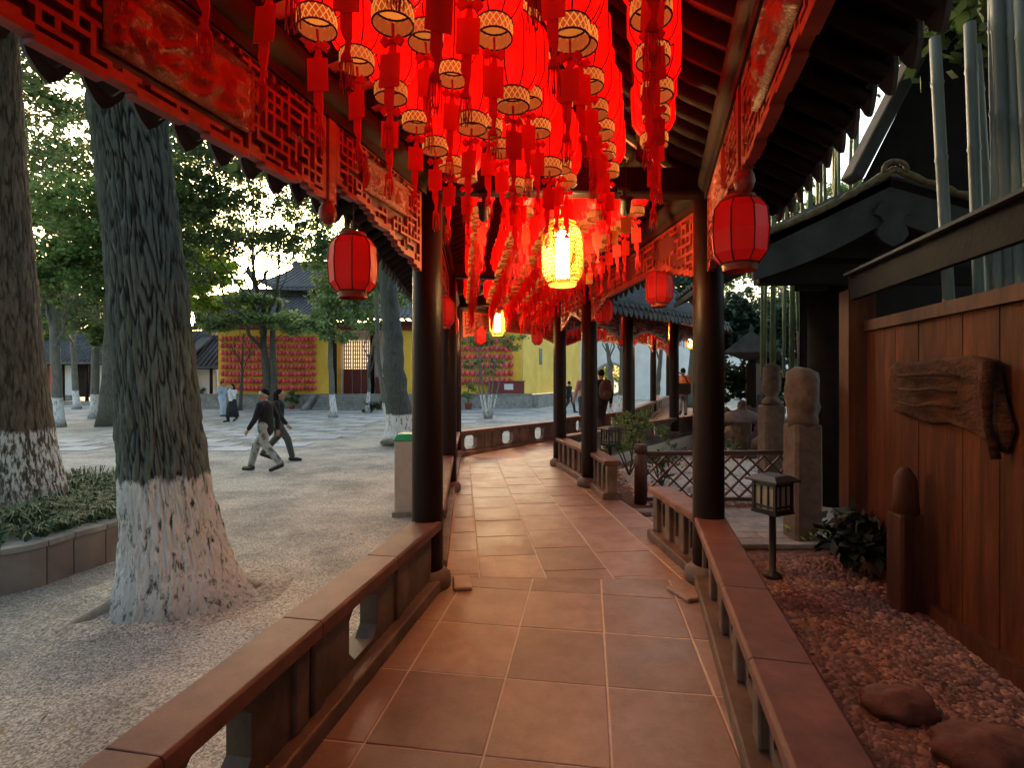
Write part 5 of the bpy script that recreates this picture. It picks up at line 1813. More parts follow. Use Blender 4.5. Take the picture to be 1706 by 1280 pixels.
# ---- middle-distance trees of the court
def base_px(px, py): return onz(px, py, GZ)
b = base_px(448, 690)
e = tree('forked_tree', 'dark forked tree in front of the lantern wall with a wide dark crown', b, [(0, 0, 0), (-.1, 0, 2.0), (-.35, .1, 3.6), (-.3, .1, 5.6), (-1.2, .2, 7.6)], .26, .09,
         blobs_px([(330, 300, 15, 1.6, 1.5, 1.1), (390, 330, 16, 1.5, 1.5, .9), (310, 350, 15.5, 1.2, 1.2, .9), (450, 395, 17, 1.4, 1.3, .8), (500, 330, 17, 1.0, 1.2, .9), (350, 260, 15, 1.4, 1.4, 1.0), (420, 270, 16, .9, 1.2, .8), (300, 400, 16, 1.1, 1.1, .7), (530, 400, 17, .8, 1.0, .8), (390, 400, 16.5, 1.1, 1.1, .7), (470, 230, 16, .9, .9, .7)], b), 17000, .19, M['bark'], M['leaf_dark'], 21)
mb = MB(); mb.tube([(.2, -.1, 0), (.3, -.1, 1.6), (.25, -.1, 3.2), (.15, .1, 4.4), (.5, .1, 5.6), (.35, .1, 7.2)], [.2, .17, .15, .13, .10, .05], 10); mb.build('trunk', M['bark'], e)
b = base_px(555, 697)
tree('ginkgo_tree', 'slim tree with whitewashed foot and drooping pale green leaves before the steps', b, [(0, 0, 0), (-.1, 0, 2.4), (-.15, 0, 5.0), (-.2, 0, 8)], .15, .05,
     blobs_px([(555, 500, 17.5, 1.0, 1.0, .9), (520, 540, 17, .9, .9, .5), (590, 530, 17.5, .9, .9, .5), (545, 440, 17.5, .9, .9, .9), (560, 560, 17.5, .8, .8, .4), (600, 480, 18, .8, .8, .7), (570, 400, 18, .8, .8, .8)], b), 8500, .2, M['bark_white'], M['leaf_pale'], 22, droop=.5)
b = base_px(612, 688)
tree('slender_tree', 'small bare-stemmed branching tree on the temple steps side', b, [(0, 0, 0), (.1, 0, 1.4), (.05, 0, 2.6), (.5, 0, 4.6)], .11, .04,
     blobs_px([(640, 540, 18, .8, .8, .5), (610, 510, 18, .9, .9, .6), (650, 500, 17, .8, .8, .6), (630, 450, 18, .9, .9, .6)], b), 2600, .17, M['bark_white'], M['leaf_mid'], 23)
b = base_px(668, 742)
tree('shade_tree', 'thick dark tree with whitewashed foot just outside the first corridor column', b, [(0, 0, 0), (-.12, 0, 1.5), (-.25, 0, 3.2), (-.5, 0, 6.8)], .36, .2,
     blobs_px([(600, 250, 10, 1.8, 1.6, 1.0), (690, 150, 10.5, 1.8, 1.6, 1.0)], b), 3000, .16, bark_mat('dark_white_bark', (.05, .055, .05), (.12, .125, .115), white_z=.85, fray=.05), M['leaf_dark'], 24, n=18)
b = base_px(640, 735)
tree('leaning_tree', 'thin pale leaning trunk with whitewashed foot beside the trash bin', b, [(.3, 0, 0), (-.05, .3, 1.0), (-.3, .5, 2.4), (-.4, .6, 5)], .09, .05, blobs_px([(625, 480, 12, .7, .7, .5), (605, 430, 12, .8, .8, .6)], b), 1500, .15, M['bark_white'], M['leaf_mid'], 25)
# lime tree between big trunk and forked tree
b = base_px(325, 668)
tree('lime_leaved_tree', 'bright lime-green young tree behind the big leaning trunk', b, [(0, 0, 0), (0, 0, 3), (.1, 0, 6)], .13, .05,
     blobs_px([(330, 430, 22, 1.6, 1.4, 1.3), (320, 480, 22, 1.2, 1.2, .9), (365, 455, 22, 1.2, 1.2, .8), (345, 510, 22, .8, .8, .7), (395, 500, 22, 1.2, 1, .5)], b), 9500, .26, M['bark'], M['leaf_lime'], 26, droop=.4)
# pale maple-like layers before the lantern wall
b = base_px(400, 684)
tree('layered_tree', 'pale green tree with flat leaf layers before the lantern wall', b, [(0, 0, 0), (.1, 0, 2), (.2, 0, 4.4)], .1, .04,
     blobs_px([(385, 530, 19, 1.5, 1.2, .3), (350, 545, 19, 1.0, 1.0, .25), (460, 530, 19, 1.5, 1.2, .3), (490, 548, 19, .9, .9, .2), (420, 500, 19, 1.4, 1.2, .3)], b), 8000, .21, M['bark'], M['leaf_pale'], 27)
# stems with whitewash in front of the right lantern wall
b = base_px(812, 698)
e = tree('multi_stemmed_tree', 'several thin white stems with a dark airy crown seen past the bend', b, [(0, 0, 0), (-.2, 0, 1.4), (-.4, 0, 3.2)], .06, .03,
         blobs_px([(790, 570, 18, .8, .8, .6), (830, 550, 18, .9, .9, .6), (800, 530, 18, 1.0, 1.0, .6), (860, 570, 18, .6, .6, .5), (815, 605, 18, .7, .7, .5), (780, 610, 18, .5, .5, .4)], b), 3400, .15, M['bark_white'], M['leaf_mid'], 28, roots=False, n=8)
for k, (dx, tx) in enumerate(((.1, .35), (.18, .8), (-.1, -.7), (.05, .1))):
    mb = MB(); mb.tube([(dx, 0, 0), (lerp(dx, tx, .4), .05, 1.2), (tx, .1, 2.8)], [.05, .04, .02], 7); mb.build('trunk', M['bark_white'], e)
# trees at the left, far side of the court
for k, (px, py, wpx, top, lean, lf, spec, lab) in enumerate([
    (97, 712, 20, 420, -.3, 'leaf_mid', [(60, 470, 14, 1.2, 1.0, .9), (110, 420, 14, 1.3, 1.2, .9), (130, 480, 14, .9, .9, .7)], 'pale slim trunk standing alone left of the big leaning tree'),
    (128, 682, 12, 470, -.5, 'leaf_blue', [(120, 520, 20, 1.6, 1.4, 1.2), (90, 480, 20, 1.6, 1.4, 1.0)], 'thin dark trunk before the white gallery wall'),
    (158, 698, 16, 300, .1, 'leaf_dark', [(130, 450, 17, 1.6, 1.4, 1.2), (140, 530, 16, 1.4, 1.3, 1.0), (100, 540, 17, 1.2, 1.2, .8), (150, 380, 17, 1.4, 1.4, 1.0)], 'dark trunk close beside the big leaning tree, white foot'),
    (172, 700, 9, 560, .35, 'leaf_mid', [(190, 560, 16, .8, .8, .6)], 'short pale slanting trunk, white foot, beside the big leaning tree')]):
    b = base_px(px, py)
    h = (py - top) / F * b.y / K
    bl_ = blobs_px(spec, b)
    tree('court_tree', lab, b, [(0, 0, 0), (lean * .3, 0, h * .33), (lean * .6, 0, h * .66), (lean, 0, h)], wpx / 2 / F * b.y / K * .8, wpx / 4 / F * b.y / K, bl_, 3600, .2, M['bark_white'], M[lf], 40 + k, 'trees on the far left of the court')
# background trees
BGT = [(20, 30, 'leaf_dark', [(60, 180, 26, 3.5, 2, 2.2), (110, 260, 26, 3.2, 2, 2.2), (40, 320, 26, 3, 2, 2), (120, 390, 27, 2.6, 2, 1.8), (70, 90, 26, 4, 2, 2)], 'dark evergreen filling the far left sky behind the white gallery', .3),
       (110, 33, 'leaf_mid', [(90, 480, 33, 3, 2, 2.0), (40, 520, 33, 2.6, 2, 1.6), (150, 520, 33, 3, 2, 2), (130, 440, 33, 3, 2, 2), (200, 560, 33, 2.5, 2, 1.8)], 'mid green bushy tree above the gallery roof', .32),
       (70, 30, 'leaf_lime', [(62, 500, 29, 1.6, 1.5, 1.6), (90, 540, 29, 1.4, 1.5, 1.3)], 'bright lime bush above the gallery roof', .3),
       (250, 38, 'leaf_mid', [(290, 260, 38, 3.2, 3, 2.8), (240, 330, 38, 3.5, 3, 3), (320, 350, 38, 3, 3, 2.6), (290, 440, 38, 3, 3, 2.6)], 'tall loose tree behind the lantern wall hall, court side', .3),
       (420, 46, 'leaf_mid', [(430, 300, 46, 3.6, 3, 2.4), (500, 340, 46, 3.6, 3, 2.6), (400, 380, 46, 3.4, 3, 2.6), (470, 420, 46, 4, 3, 2.4), (350, 420, 46, 3.4, 3, 2.4)], 'hazy loose-leaved tree behind the hall roof in the bright sky', .28),
       (580, 40, 'leaf_mid', [(560, 400, 40, 3.4, 3, 2.8), (620, 430, 40, 3.4, 3, 2.8), (600, 330, 40, 3.2, 3, 2.6), (660, 380, 40, 3, 3, 2.8), (530, 460, 40, 2.4, 2, 2), (700, 440, 40, 3, 3, 3)], 'broad green tree behind the hall porch', .3),
       (820, 44, 'leaf_dark', [(780, 420, 44, 4, 3, 3.5), (860, 450, 44, 4, 3, 3.5), (930, 430, 44, 4, 3, 3.5)], 'dark tree behind the bright yellow side wall', .3),
       (1010, 40, 'leaf_mid', [(990, 480, 40, 3, 3, 2.5), (1050, 500, 40, 3, 3, 2.5), (1100, 470, 40, 3.4, 3, 3), (1150, 500, 40, 3, 3, 3), (1020, 630, 38, 3, 2, 1.6), (1010, 600, 38, 3, 2, 1.6)], 'green tree behind the white garden wall', .28),
       (1150, 24, 'leaf_blue', [(1110, 440, 24, 2.2, 2, 1.8), (1150, 400, 24, 2.2, 2, 1.6), (1190, 450, 24, 2, 2, 2), (1130, 500, 24, 2, 2, 1.4)], 'blue-green tree above the far corridor roof', .26),
       (1250, 13, 'leaf_blue', [(1225, 520, 13, 1.0, 1, .9), (1270, 545, 13, 1.0, 1, .9), (1320, 510, 13, .9, 1, .8), (1240, 580, 13, 1, 1, .7), (1300, 580, 13, 1, 1, .7), (1340, 560, 13, .8, .8, .7), (1225, 630, 12, .9, .8, .8), (1275, 625, 12, .9, .8, .8), (1320, 640, 12, .8, .8, .8)], 'dark pine-like tree filling the gap behind the stone posts', .2),
       (1330, 17, 'leaf_mid', [(1290, 360, 17, 1.4, 1, 1.2), (1330, 420, 17, 1.6, 1, 1.2), (1260, 440, 17, 1.6, 1, 1.2), (1300, 300, 17, 1.2, 1, 1.0), (1390, 470, 17, 1.5, 1, 1.5), (1390, 330, 17, 1.2, 1, 1)], 'sunlit tree above the mossy gable', .2),
       (1270, 22, 'leaf_dark', [(1230, 540, 22, 2, 2, 1.6), (1300, 530, 22, 2, 2, 2), (1380, 500, 22, 2.4, 2, 2), (1450, 540, 22, 2.4, 2, 2)], 'dark evergreen behind the garden fence', .22)]
for k, (px, Y, lf, spec, lab, sz) in enumerate(BGT):
    b = V(((px - CX) / F * Y, Y * K, GZ))
    top = max(EYE - (s[1] - HY) / F * s[2] for s in spec)
    tree('background_tree', lab, b, [(0, 0, 0), (.2, 0, top * .4), (.1, 0, top * .8)], .3, .1, blobs_px(spec, b), 9500, sz * 1.3, M['bark'], M[lf], 60 + k, 'trees beyond the courtyard')

for k, (x, y, tp, lf, lab, spec) in enumerate([
    (-17.5, 24, 11, 'leaf_dark', 'tall dark evergreen behind the brown-barked tree at the frame edge', [(-1, 0, 8, 2.4, 2, 1.8), (1.5, 0, 9.5, 2.2, 2, 1.8), (-2.5, 0, 11, 2.6, 2, 2), (1, 0, 6.4, 2.0, 2, 1.2), (0, 0, 12.5, 2.6, 2, 1.6), (3.2, 0, 8.2, 1.6, 2, 1.3)]),
    (-15.5, 20, 9, 'leaf_mid', 'mid green tree between the two big trunks', [(-1, 0, 6.0, 1.5, 1.5, 1.0), (.6, 0, 7.2, 1.5, 1.5, 1.0), (-.8, 0, 8.4, 1.7, 1.5, 1.1), (1.2, 0, 5.2, 1.0, 1.2, .7), (1.5, 0, 9, 1.4, 1.4, 1.2)]),
    (6.8, 6.2, 8, 'leaf_dark', 'dense evergreen added over the timber hut to block sky light', [(-1.5, -1, 6.3, 2.4, 2.6, 1.2), (-3.4, .2, 7.8, 2.0, 2.0, 1.0), (.8, 1.5, 7.5, 2.5, 2.5, 1.4), (-2.2, -3.6, 7.2, 2.2, 2.2, 1.2), (.5, -2.5, 7.4, 2.4, 2.4, 1.4)]),  # this and the next two crowns are added to cut sky light
    (13.5, 12.5, 8, 'leaf_dark', 'dense evergreen added behind the timber hut to block sky light', [(-1.5, -1, 7.0, 2.4, 2.4, 1.4), (1.5, 0, 6.5, 2.4, 2.4, 1.6), (0, 2, 7.6, 2.4, 2.4, 1.6)]),
    (4.8, -1.5, 7, 'leaf_dark', 'dense evergreen added over the near plank wall to block sky light', [(-1, 0, 5.8, 2.2, 2.6, 1.1), (1.5, 1.5, 6.2, 2.2, 2.4, 1.2), (-2.0, 2.6, 6.5, 1.8, 2.0, 1.0), (0, -2.5, 6, 2.4, 2.4, 1.2)])]):
    tree('evergreen_tree', lab, (x, y, GZ), [(0, 0, 0), (.15, 0, tp * .4), (0, 0, tp * .8)], .26, .1, [((s[0], s[1], s[2]), s[3:]) for s in spec], 12500, .21, M['bark'], M[lf], 120 + k, 'evergreen trees shading the court and garden')
rngw = random.Random(77)  # leaves out of view, added to block sky light from behind the camera
wood = link('unseen_wood', leaf_mesh('unseen_wood', [((16 * math.cos(a / 10) - 2, -7 - 12 * math.sin(a / 10), 4 + 5 * (a % 3)), (5, 3, 5)) for a in range(-3, 35, 2)], 16000, .95, M['leaf_dark'], rngw))
tag(wood, 'unseen leaf mass added behind the camera to block sky light', kind='stuff')

# ------------------------------------------------------------------ the yellow temple hall
HC = V((1.25, 23.5 * K, GZ))
HA = math.radians(2.2)
hall = empty('temple_hall', HC, 'yellow temple hall with grey tiled roof, lantern walls and steps', 'hall', None, HA)
def hx_(px, Y0=23.5 * K):
    k = (px - CX) / (F * K)
    return -((1.25 - k * Y0) / (math.cos(HA) - k * math.sin(HA)))
def hpart(mb, nm, m, par=None):
    return mb.build(nm, m, par or hall)
PX0, PX1 = hx_(545), hx_(648)          # porch
HL, HR = hx_(352), hx_(869)
mb = MB(); mb.box(((HL - 1 + 0) / 2, 3.5, .41), (-(HL - 1), 7.0, .82)); hpart(mb, 'plinth', M['stone'])
for k in range(13):
    x0 = HL - 1 + k * (-(HL - 1)) / 13
    mb = MB(); mb.box((x0 + (-(HL - 1)) / 26, .18, .855), (-(HL - 1) / 13 - .01, .44, .07)); hpart(mb, 'edge_stone', M['stone'])
mb = MB(); mb.box(((HL + PX0) / 2, .95, .82 + 2.3), (PX0 - HL, .3, 4.6)); hpart(mb, 'front_wall', M['yellowwall'])
mb = MB(); mb.box(((PX1 + HR) / 2, .95, .82 + 2.3), (HR - PX1, .3, 4.6)); hpart(mb, 'front_wall', M['yellowwall'])
for xx in (PX0, PX1): # porch reveals
    mb = MB(); mb.box((xx + (.15 if xx == PX1 else -.15), 2.0, 3.12), (.3, 1.78, 4.6)); hpart(mb, 'porch_side', M['yellowwall'])
# porch: white wall, dark doors, lattice panes made to glow for the evening sky light behind
mb = MB(); mb.box(((PX0 + PX1) / 2, 2.95, 3.12), (PX1 - PX0, .12, 4.6)); pw = hpart(mb, 'porch_wall', M['white'])
pwid = PX1 - PX0
for k in range(3):
    x0 = PX0 + .45 + k * .58
    mb = MB(); mb.box((x0, 2.84, .82 + .8), (.52, .08, 1.6)); d_ = hpart(mb, 'door_leaf', M['redwood'])
    mb = MB(); mb.box((x0, 2.78, .82 + .75), (.36, .03, .9)); hpart(mb, 'door_panel', M['redwood'], d_)
    mb = MB()
    M['skyglow'] = M.get('skyglow') or mat('sky_glow_glass', (.8, .6, .35), emit=(1, .72, .38), emit_s=.2)
    mb.box((x0, 2.85, .82 + 2.55), (.5, .04, 1.85)); gl_ = hpart(mb, 'lattice_pane', M['skyglow'])
    for q in range(4):
        mb = MB(); mb.box((x0 - .2 + q * .133, 2.81, .82 + 2.55), (.06, .03, 1.85)); hpart(mb, 'lattice_bar', M['redwood'], gl_)
    for q in range(7):
        mb = MB(); mb.box((x0, 2.812, .82 + 1.75 + q * .27), (.5, .03, .055)); hpart(mb, 'lattice_bar', M['redwood'], gl_)
for xx in (PX0 + .12, PX0 + 2.1, PX1 - .2):
    mb = MB(); mb.lathe([(.14, .82), (.13, 5.4)], 14, (xx, 1.1 if xx != PX0 + 2.1 else 2.6, 0)); hpart(mb, 'porch_column', M['darkwood'])
mb = MB(); mb.box((PX1 - 1.0, 2.7, .82 + .55), (.7, .4, 1.1)); hpart(mb, 'altar_stand', M['redwood'])
# dark red band and eave
mb = MB(); mb.box(((HL + HR) / 2, .72, 5.05), (HR - HL, .1, .5)); hpart(mb, 'eave_frieze', M['redwood'])
for k in range(46):
    xx = HL + (k + .5) * (HR - HL) / 46
    mb = MB(); mb.box((xx, .35, 5.38), (.09, 1.5, .09)); hpart(mb, 'rafter', M['darkwood'])
def hroof(x0, x1, ye, ze, yr, zr, nm='roof', hip=1.2):
    """curved tile roof: eave (ye, ze) up to the ridge (yr, zr), ends kicked up"""
    n, m = 16, 8
    vs_, fs_ = [], []
    for i in range(n + 1):
        s = i / n
        x = lerp(x0, x1, s)
        e = max(0, abs(s - .5) * 2 - .8) / .2
        for j in range(m + 1):
            t = j / m
            y = lerp(ye, yr, t)
            z = lerp(ze, zr, t ** 1.25) + .55 * e * e * (1 - t)
            vs_.append((lerp(x, lerp(x0 + hip, x1 - hip, s), t), y, z))
    mb = MB()
    k = (m + 1)
    for i in range(n):
        for j in range(m):
            fs_.append((i * k + j, i * k + j + 1, (i + 1) * k + j + 1, (i + 1) * k + j))
    mb.add(vs_ + [(a, b, c - .14) for a, b, c in vs_], fs_ + [tuple(q + len(vs_) for q in f[::-1]) for f in fs_], 0)
    N = len(vs_)
    for i in range(n):
        mb.add([vs_[i * k], vs_[(i + 1) * k], V(vs_[(i + 1) * k]) - V((0, 0, .14)), V(vs_[i * k]) - V((0, 0, .14))], [(0, 1, 2, 3)])
    r = hpart(mb, nm, M['rooftile'])
    mb = MB()
    ns = int((x1 - x0) / .3)
    for q in range(ns):
        s = (q + .5) / ns
        e = max(0, abs(s - .5) * 2 - .8) / .2
        pts = []
        for j in range(m + 1):
            t = j / m
            pts.append((lerp(lerp(x0, x1, s), lerp(x0 + hip, x1 - hip, s), t), lerp(ye, yr, t), lerp(ze, zr, t ** 1.25) + .55 * e * e * (1 - t) + .05))
        mb.tube(pts, .075, 5)
    tag(hpart(mb, 'tile_roll', M['rooftile'], r), kind='stuff')
    mb = MB(); mb.box(((x0 + x1) / 2, yr, zr + .2), (x1 - x0 - 2 * hip, .35, .55)); hpart(mb, 'ridge', M['rooftile'], r)
hroof(HL - 1.2, HR + .9, -.6, 5.5, 3.5, 7.3)
hroof(HL + 1.5, HR - 1.0, 2.6, 7.7, 7.5, 10.0, 'upper_roof', .5)
mb = MB(); mb.box(((HL + HR) / 2, 3.6, 7.3), (HR - HL - 4, .2, 1.0)); hpart(mb, 'upper_band', M['redwood'])
# steps and sloping side stones
SX0, SX1 = hx_(520), hx_(648)
for k in range(5):
    mb = MB(); mb.box(((SX0 + SX1) / 2 + .1, -.16 - (4 - k) * .34, .082 + k * .164), (SX1 - SX0 - .9, .36, .155)); hpart(mb, 'step', M['stone'])
for xx in (SX0 + .15, SX1 + .05):
    mb = MB(); mb.prism([(0, .0), (1.95, 0), (1.95, .86), (1.75, .86), (0, .10)], .26, Matrix.Translation((xx, -1.95, 0)) @ Matrix.Rotation(math.radians(90), 4, 'Z')); hpart(mb, 'side_stone', M['stone'])
# bright side wall going back to the right, its own plinth
sdv = V((.42, 1.0, 0)).normalized()
Rm = Matrix.Rotation(-HA, 3, 'Z')
sl_ = Rm @ sdv
c0 = V((HR, .82, 0))
for k, (t0, t1) in enumerate(((0, 3.4), (3.42, 7.4), (7.42, 16))):
    p, q = c0 + sl_ * t0, c0 + sl_ * t1
    mb = MB(); mb.bar((p.x, p.y, 3.1), (q.x, q.y, 3.1), .3, 4.6); sw = hpart(mb, 'side_wall', M['paleyellow'])
    if k < 2:
        p2 = c0 + sl_ * (t1 - .5) + V((.16, 0, 0))
        mb = MB(); mb.bar((p2.x, p2.y, 3.3), ((p2 + sl_ * .5).x, (p2 + sl_ * .5).y, 3.3), .1, 1.1); hpart(mb, 'slit_window', M['stone'], sw)
p, q = V((.15, .1, .41)), V((.15, .1, .41)) + sl_ * 16
mb = MB(); mb.bar(p, q, .5, .82); hpart(mb, 'side_plinth', M['stone'])
p, q = c0 + sl_ * -.5, c0 + sl_ * 16
mb = MB()
for k in range(40):
    a = p.lerp(q, k / 40)
    mb.tube([(a.x + .5, a.y, 5.45), (a.x - 1.5, a.y - .1, 6.5)], .08, 5)
mb.bar((p.x, p.y, 5.5), (q.x, q.y, 5.5), .8, .12)
tag(hpart(mb, 'side_roof', M['rooftile']), kind='stuff')
# notice box at the corner
bx = empty('donation_box', HC + V((-1.55, .25, .89)), 'low dark red box with a white notice on the hall plinth', 'box')
mb = MB(); mb.box((0, 0, .36), (2.1, .4, .72)); mb.build('case', M['redwood'], bx)
mb = MB(); mb.box((.1, -.205, .42), (.55, .02, .36)); mb.build('notice', M['white'], bx)
mb = MB(); mb.box((0, 0, .75), (2.2, .5, .06)); mb.build('lid', M['redwood'], bx)

# wall lanterns in rows
mb = MB(); mb.lathe([(.055, -.16), (.055, -.13), (.10, -.08), (.115, 0), (.10, .08), (.055, .13), (.055, .16)], 10)
WLM = mat('wall_lantern_silk', (0.82, 0.07, 0.09), (0.88, 0.13, 0.15), rough=.4, scale=5, rand_obj=.3, transl=.2)
wlm = mb.mesh('wall_lantern', [WLM, M['gold']])
for p in wlm.polygons:
    if abs(p.center.z) > .12: p.material_index = 1
HM = Matrix.Translation(HC) @ Matrix.Rotation(HA, 4, 'Z')
def wall_rows(x0, x1, nx, z0, z1, nz, sc, where, y=.66):
    for r_ in range(nz):
        for k in range(nx):
            x = lerp(x0, x1, (k + .5) / nx)
            z = lerp(z1, z0, r_ / max(1, nz - 1))
            o = link('wall_lantern', wlm, None, HM @ V((x, y, z + R.uniform(-.02, .02))))
            o.scale = (sc * R.uniform(.95, 1.05),) * 3
            tag(o, f'red wall lantern, {ORD[r_]} row down, {ORD[k]} {where}', 'lantern', 'red lanterns hung in rows on the hall walls')
wall_rows(hx_(358), hx_(521), 25, 1.25, 4.25, 8, 1.02, 'from the far end, left of the steps', .64)
wall_rows(hx_(650), hx_(661), 2, 1.7, 5.0, 8, 1.02, 'from the porch, narrow wall strip')
wall_rows(hx_(757), hx_(856), 12, 1.65, 4.2, 6, 1.3, 'from its left end, wall behind white stems')

# low white gallery on the far left, and a grey-roofed wing beside it
def gallery(base, rz, length, label, wallh, roofz, doors, name='gallery'):
    e = empty(name, base, label, 'building', None, rz)
    nb = len(doors)
    w = length / nb
    for k, dr in enumerate(doors):
        mb = MB(); mb.box(((k + .5) * w, 0, wallh / 2 + .3), (w - .2, .2, wallh - .4)); mb.build('wall_panel', M['redwood'] if dr == 'r' else (M['darkwood'] if dr == 'd' else M['white']), e)
        if dr == 'w':
            mb = MB(); mb.box(((k + .5) * w, -.12, .32), (w - .2, .06, .62)); mb.build('dado', M['stone'], e)
        mb = MB(); mb.lathe([(.11, 0), (.1, wallh)], 10, (k * w, -.9, 0)); mb.build('post', M['darkwood'], e)
    mb = MB(); mb.box((length / 2, -.3, .1), (length, 2.2, .3)); mb.build('plinth', M['stone'], e)
    mb = MB(); mb.box((length / 2, -.9, wallh - .1), (length, .14, .3)); mb.build('beam', M['darkwood'], e)
    mb = MB()
    mb.add([(-.5, -1.7, wallh - .05), (length + .5, -1.7, wallh - .05), (length + .5, 1.2, roofz), (-.5, 1.2, roofz), (-.5, -1.7, wallh - .2), (length + .5, -1.7, wallh - .2), (length + .5, 1.2, roofz - .2), (-.5, 1.2, roofz - .2)],
           [(0, 1, 2, 3), (7, 6, 5, 4), (0, 4, 5, 1), (1, 5, 6, 2), (2, 6, 7, 3), (3, 7, 4, 0)])
    rf = mb.build('roof', M['rooftile'], e)
    mb = MB()
    for k in range(int(length / .32)):
        x = (k + .5) * .32
        mb.tube([(x, -1.75, wallh), (x, 1.2, roofz + .06)], .085, 5)
    tag(mb.build('tile_roll', M['rooftile'], rf), kind='stuff')
    mb = MB(); mb.box((length / 2, 1.2, roofz + .15), (length + .6, .3, .4)); mb.build('ridge', M['rooftile'], rf)
    return e
gallery(V((-44, 28.5 * K, GZ)), math.radians(-6), 22, 'long white-walled gallery with grey roof and dark red door, far left', 3.0, 4.9, ['w', 'w', 'w', 'w', 'w', 'r', 'w', 'd', 'w', 'd', 'w', 'w'])
gallery(V((-25.5, 27.0 * K, GZ)), math.radians(4), 7.0, 'grey-walled side building with grey roof between the gallery and the hall', 2.7, 4.6, ['d', 'w', 'd'], 'side_building')
gallery(V((-25.2, 32.0 * K, GZ)), math.radians(2), 9, 'taller grey-roofed building rising behind the side building', 5.9, 8.6, ['w', 'd', 'w'], 'rear_building')

# white garden wall with a round moon gate, beyond the far bay
mw = empty('garden_wall', (5.9, 45, GZ), 'white garden wall with a round grey-framed moon gate', 'wall', None, math.radians(-4))
circ = [(2.6 + 1.25 * math.cos(2 * math.pi * k / 28), 1.75 + 1.25 * math.sin(2 * math.pi * k / 28)) for k in range(28)]
mb = MB(); mb.prism([(-.2, 0), (22, 0), (22, 5.4), (-.2, 5.4)], .3, None, 0, [circ]); mb.build('plaster', M['white'], mw)
mb = MB(); mb.tube([(2.6 + 1.33 * math.cos(2 * math.pi * k / 28), -.16, 1.75 + 1.33 * math.sin(2 * math.pi * k / 28)) for k in range(28)], .13, 6, closed=True); mb.build('gate_frame', M['stone'], mw)
mb = MB()
mb.add([(-.4, -.5, 5.4), (22.2, -.5, 5.4), (22.2, 0, 5.8), (-.4, 0, 5.8), (22.2, .5, 5.4), (-.4, .5, 5.4)], [(0, 1, 2, 3), (3, 2, 4, 5), (0, 5, 4, 1), (0, 3, 5), (1, 4, 2)])
mb.build('tile_coping', M['rooftile'], mw)
for k, (px, py, lab) in enumerate(((1015, 690, 'whitewashed trunk standing left of the moon gate'), (1032, 692, 'whitewashed forked trunk before the moon gate'), (1092, 680, 'pale trunk seen between the far columns'))):
    b = V(((px - CX) / F * 17, 17 * K, GZ))
    tree('garden_tree', lab, b, [(0, 0, 0), (.1, 0, 1.6), (-.1 + .2 * k, 0, 3.4)], .16, .07, blobs_px([(px - 10, 540, 17, .8, .8, .5), (px + 15, 520, 17, .8, .8, .5)], b), 900, .16, M['bark_white'], M['leaf_mid'], 90 + k, 'whitewashed trees behind the far bay')

# ------------------------------------------------------------------ small things of the court
p = onz(677, 856, GZ)
bn = empty('trash_bin', p, 'tall beige trash bin with a green lid outside the first column', 'bin')
mb = MB(); mb.box((0, 0, .53), (.26, .34, .96)); bevel(mb.build('body', mat('beige_bin', (.36, .33, .29), (.44, .41, .36), rough=.7, scale=8, bump=.1), bn), .02, 3)
mb = MB(); mb.box((0, 0, .03), (.3, .38, .06)); mb.build('base', M['stone'], bn)
mb = MB(); mb.add([(-.15, -.19, 1.012), (.15, -.19, 1.012), (.15, .19, 1.012), (-.15, .19, 1.012), (-.10, -.13, 1.10), (.10, -.13, 1.10), (.10, .13, 1.10), (-.10, .13, 1.10)], [(0, 3, 2, 1), (4, 5, 6, 7), (0, 1, 5, 4), (1, 2, 6, 5), (2, 3, 7, 6), (3, 0, 4, 7)])
bevel(mb.build('lid', M['lid'], bn), .02, 2)
# light pavers of the chequered strip
for r_ in range(9):
    for c_ in range(8):
        if (r_ + c_) % 2: continue
        x, y = -13.2 + c_ * 1.0 + r_ * .12, 13.6 + r_ * .84
        if x > -5.5: continue
        mb = MB(); mb.box((0, 0, 0), (.97, .8, .03)); o = mb.build('paving_slab', M['paver'] if 'paver' in M else M.setdefault('paver', mat('pale_paver', (.38, .39, .385), (.49, .50, .49), rough=.8, scale=5, rand_obj=.1)), gc, loc=(x, y, GZ + .004 - 0))
for r_ in range(5):
    for c_ in range(9):
        if (r_ + c_) % 2: continue
        mb = MB(); mb.box((0, 0, 0), (.97, .97, .03)); mb.build('paving_slab', M['paver'], pv, loc=(-10.4 + c_ * 1.05, 21.8 + r_ * 1.0, GZ + .012))

def potted(base, s, lab, pot=True, leaf='leaf_mid', nl=500):
    e = empty('potted_plant', base, lab, 'potted plant', 'potted plants before the hall')
    mb = MB(); mb.lathe([(.16 * s, 0), (.2 * s, .3 * s), (.23 * s, .31 * s), (.23 * s, .36 * s), (.19 * s, .36 * s), (.18 * s, .3 * s)], 16, caps=True); mb.build('pot', M['terracotta'], e)
    rng = random.Random(int(s * 100) + int(base.x * 10))
    mb = MB(); mb.tube([(0, 0, .3 * s), (.03, 0, .8 * s), (0, 0, 1.2 * s)], [.03 * s, .02 * s, .01 * s], 6); mb.build('stem', M['bark'], e)
    link('foliage', leaf_mesh('foliage', [((0, 0, .85 * s), (.45 * s, .45 * s, .42 * s)), ((.05, 0, 1.25 * s), (.3 * s, .3 * s, .3 * s))], nl, .14, M[leaf], rng), e)
    return e
potted(base_px(350, 678) + V((0, -1.0, 0)), .9, 'potted shrub in terracotta near the person in pale blue', leaf='leaf_blue')
potted(base_px(486, 682), .75, 'potted round shrub before the hall plinth by the steps', leaf='leaf_mid')
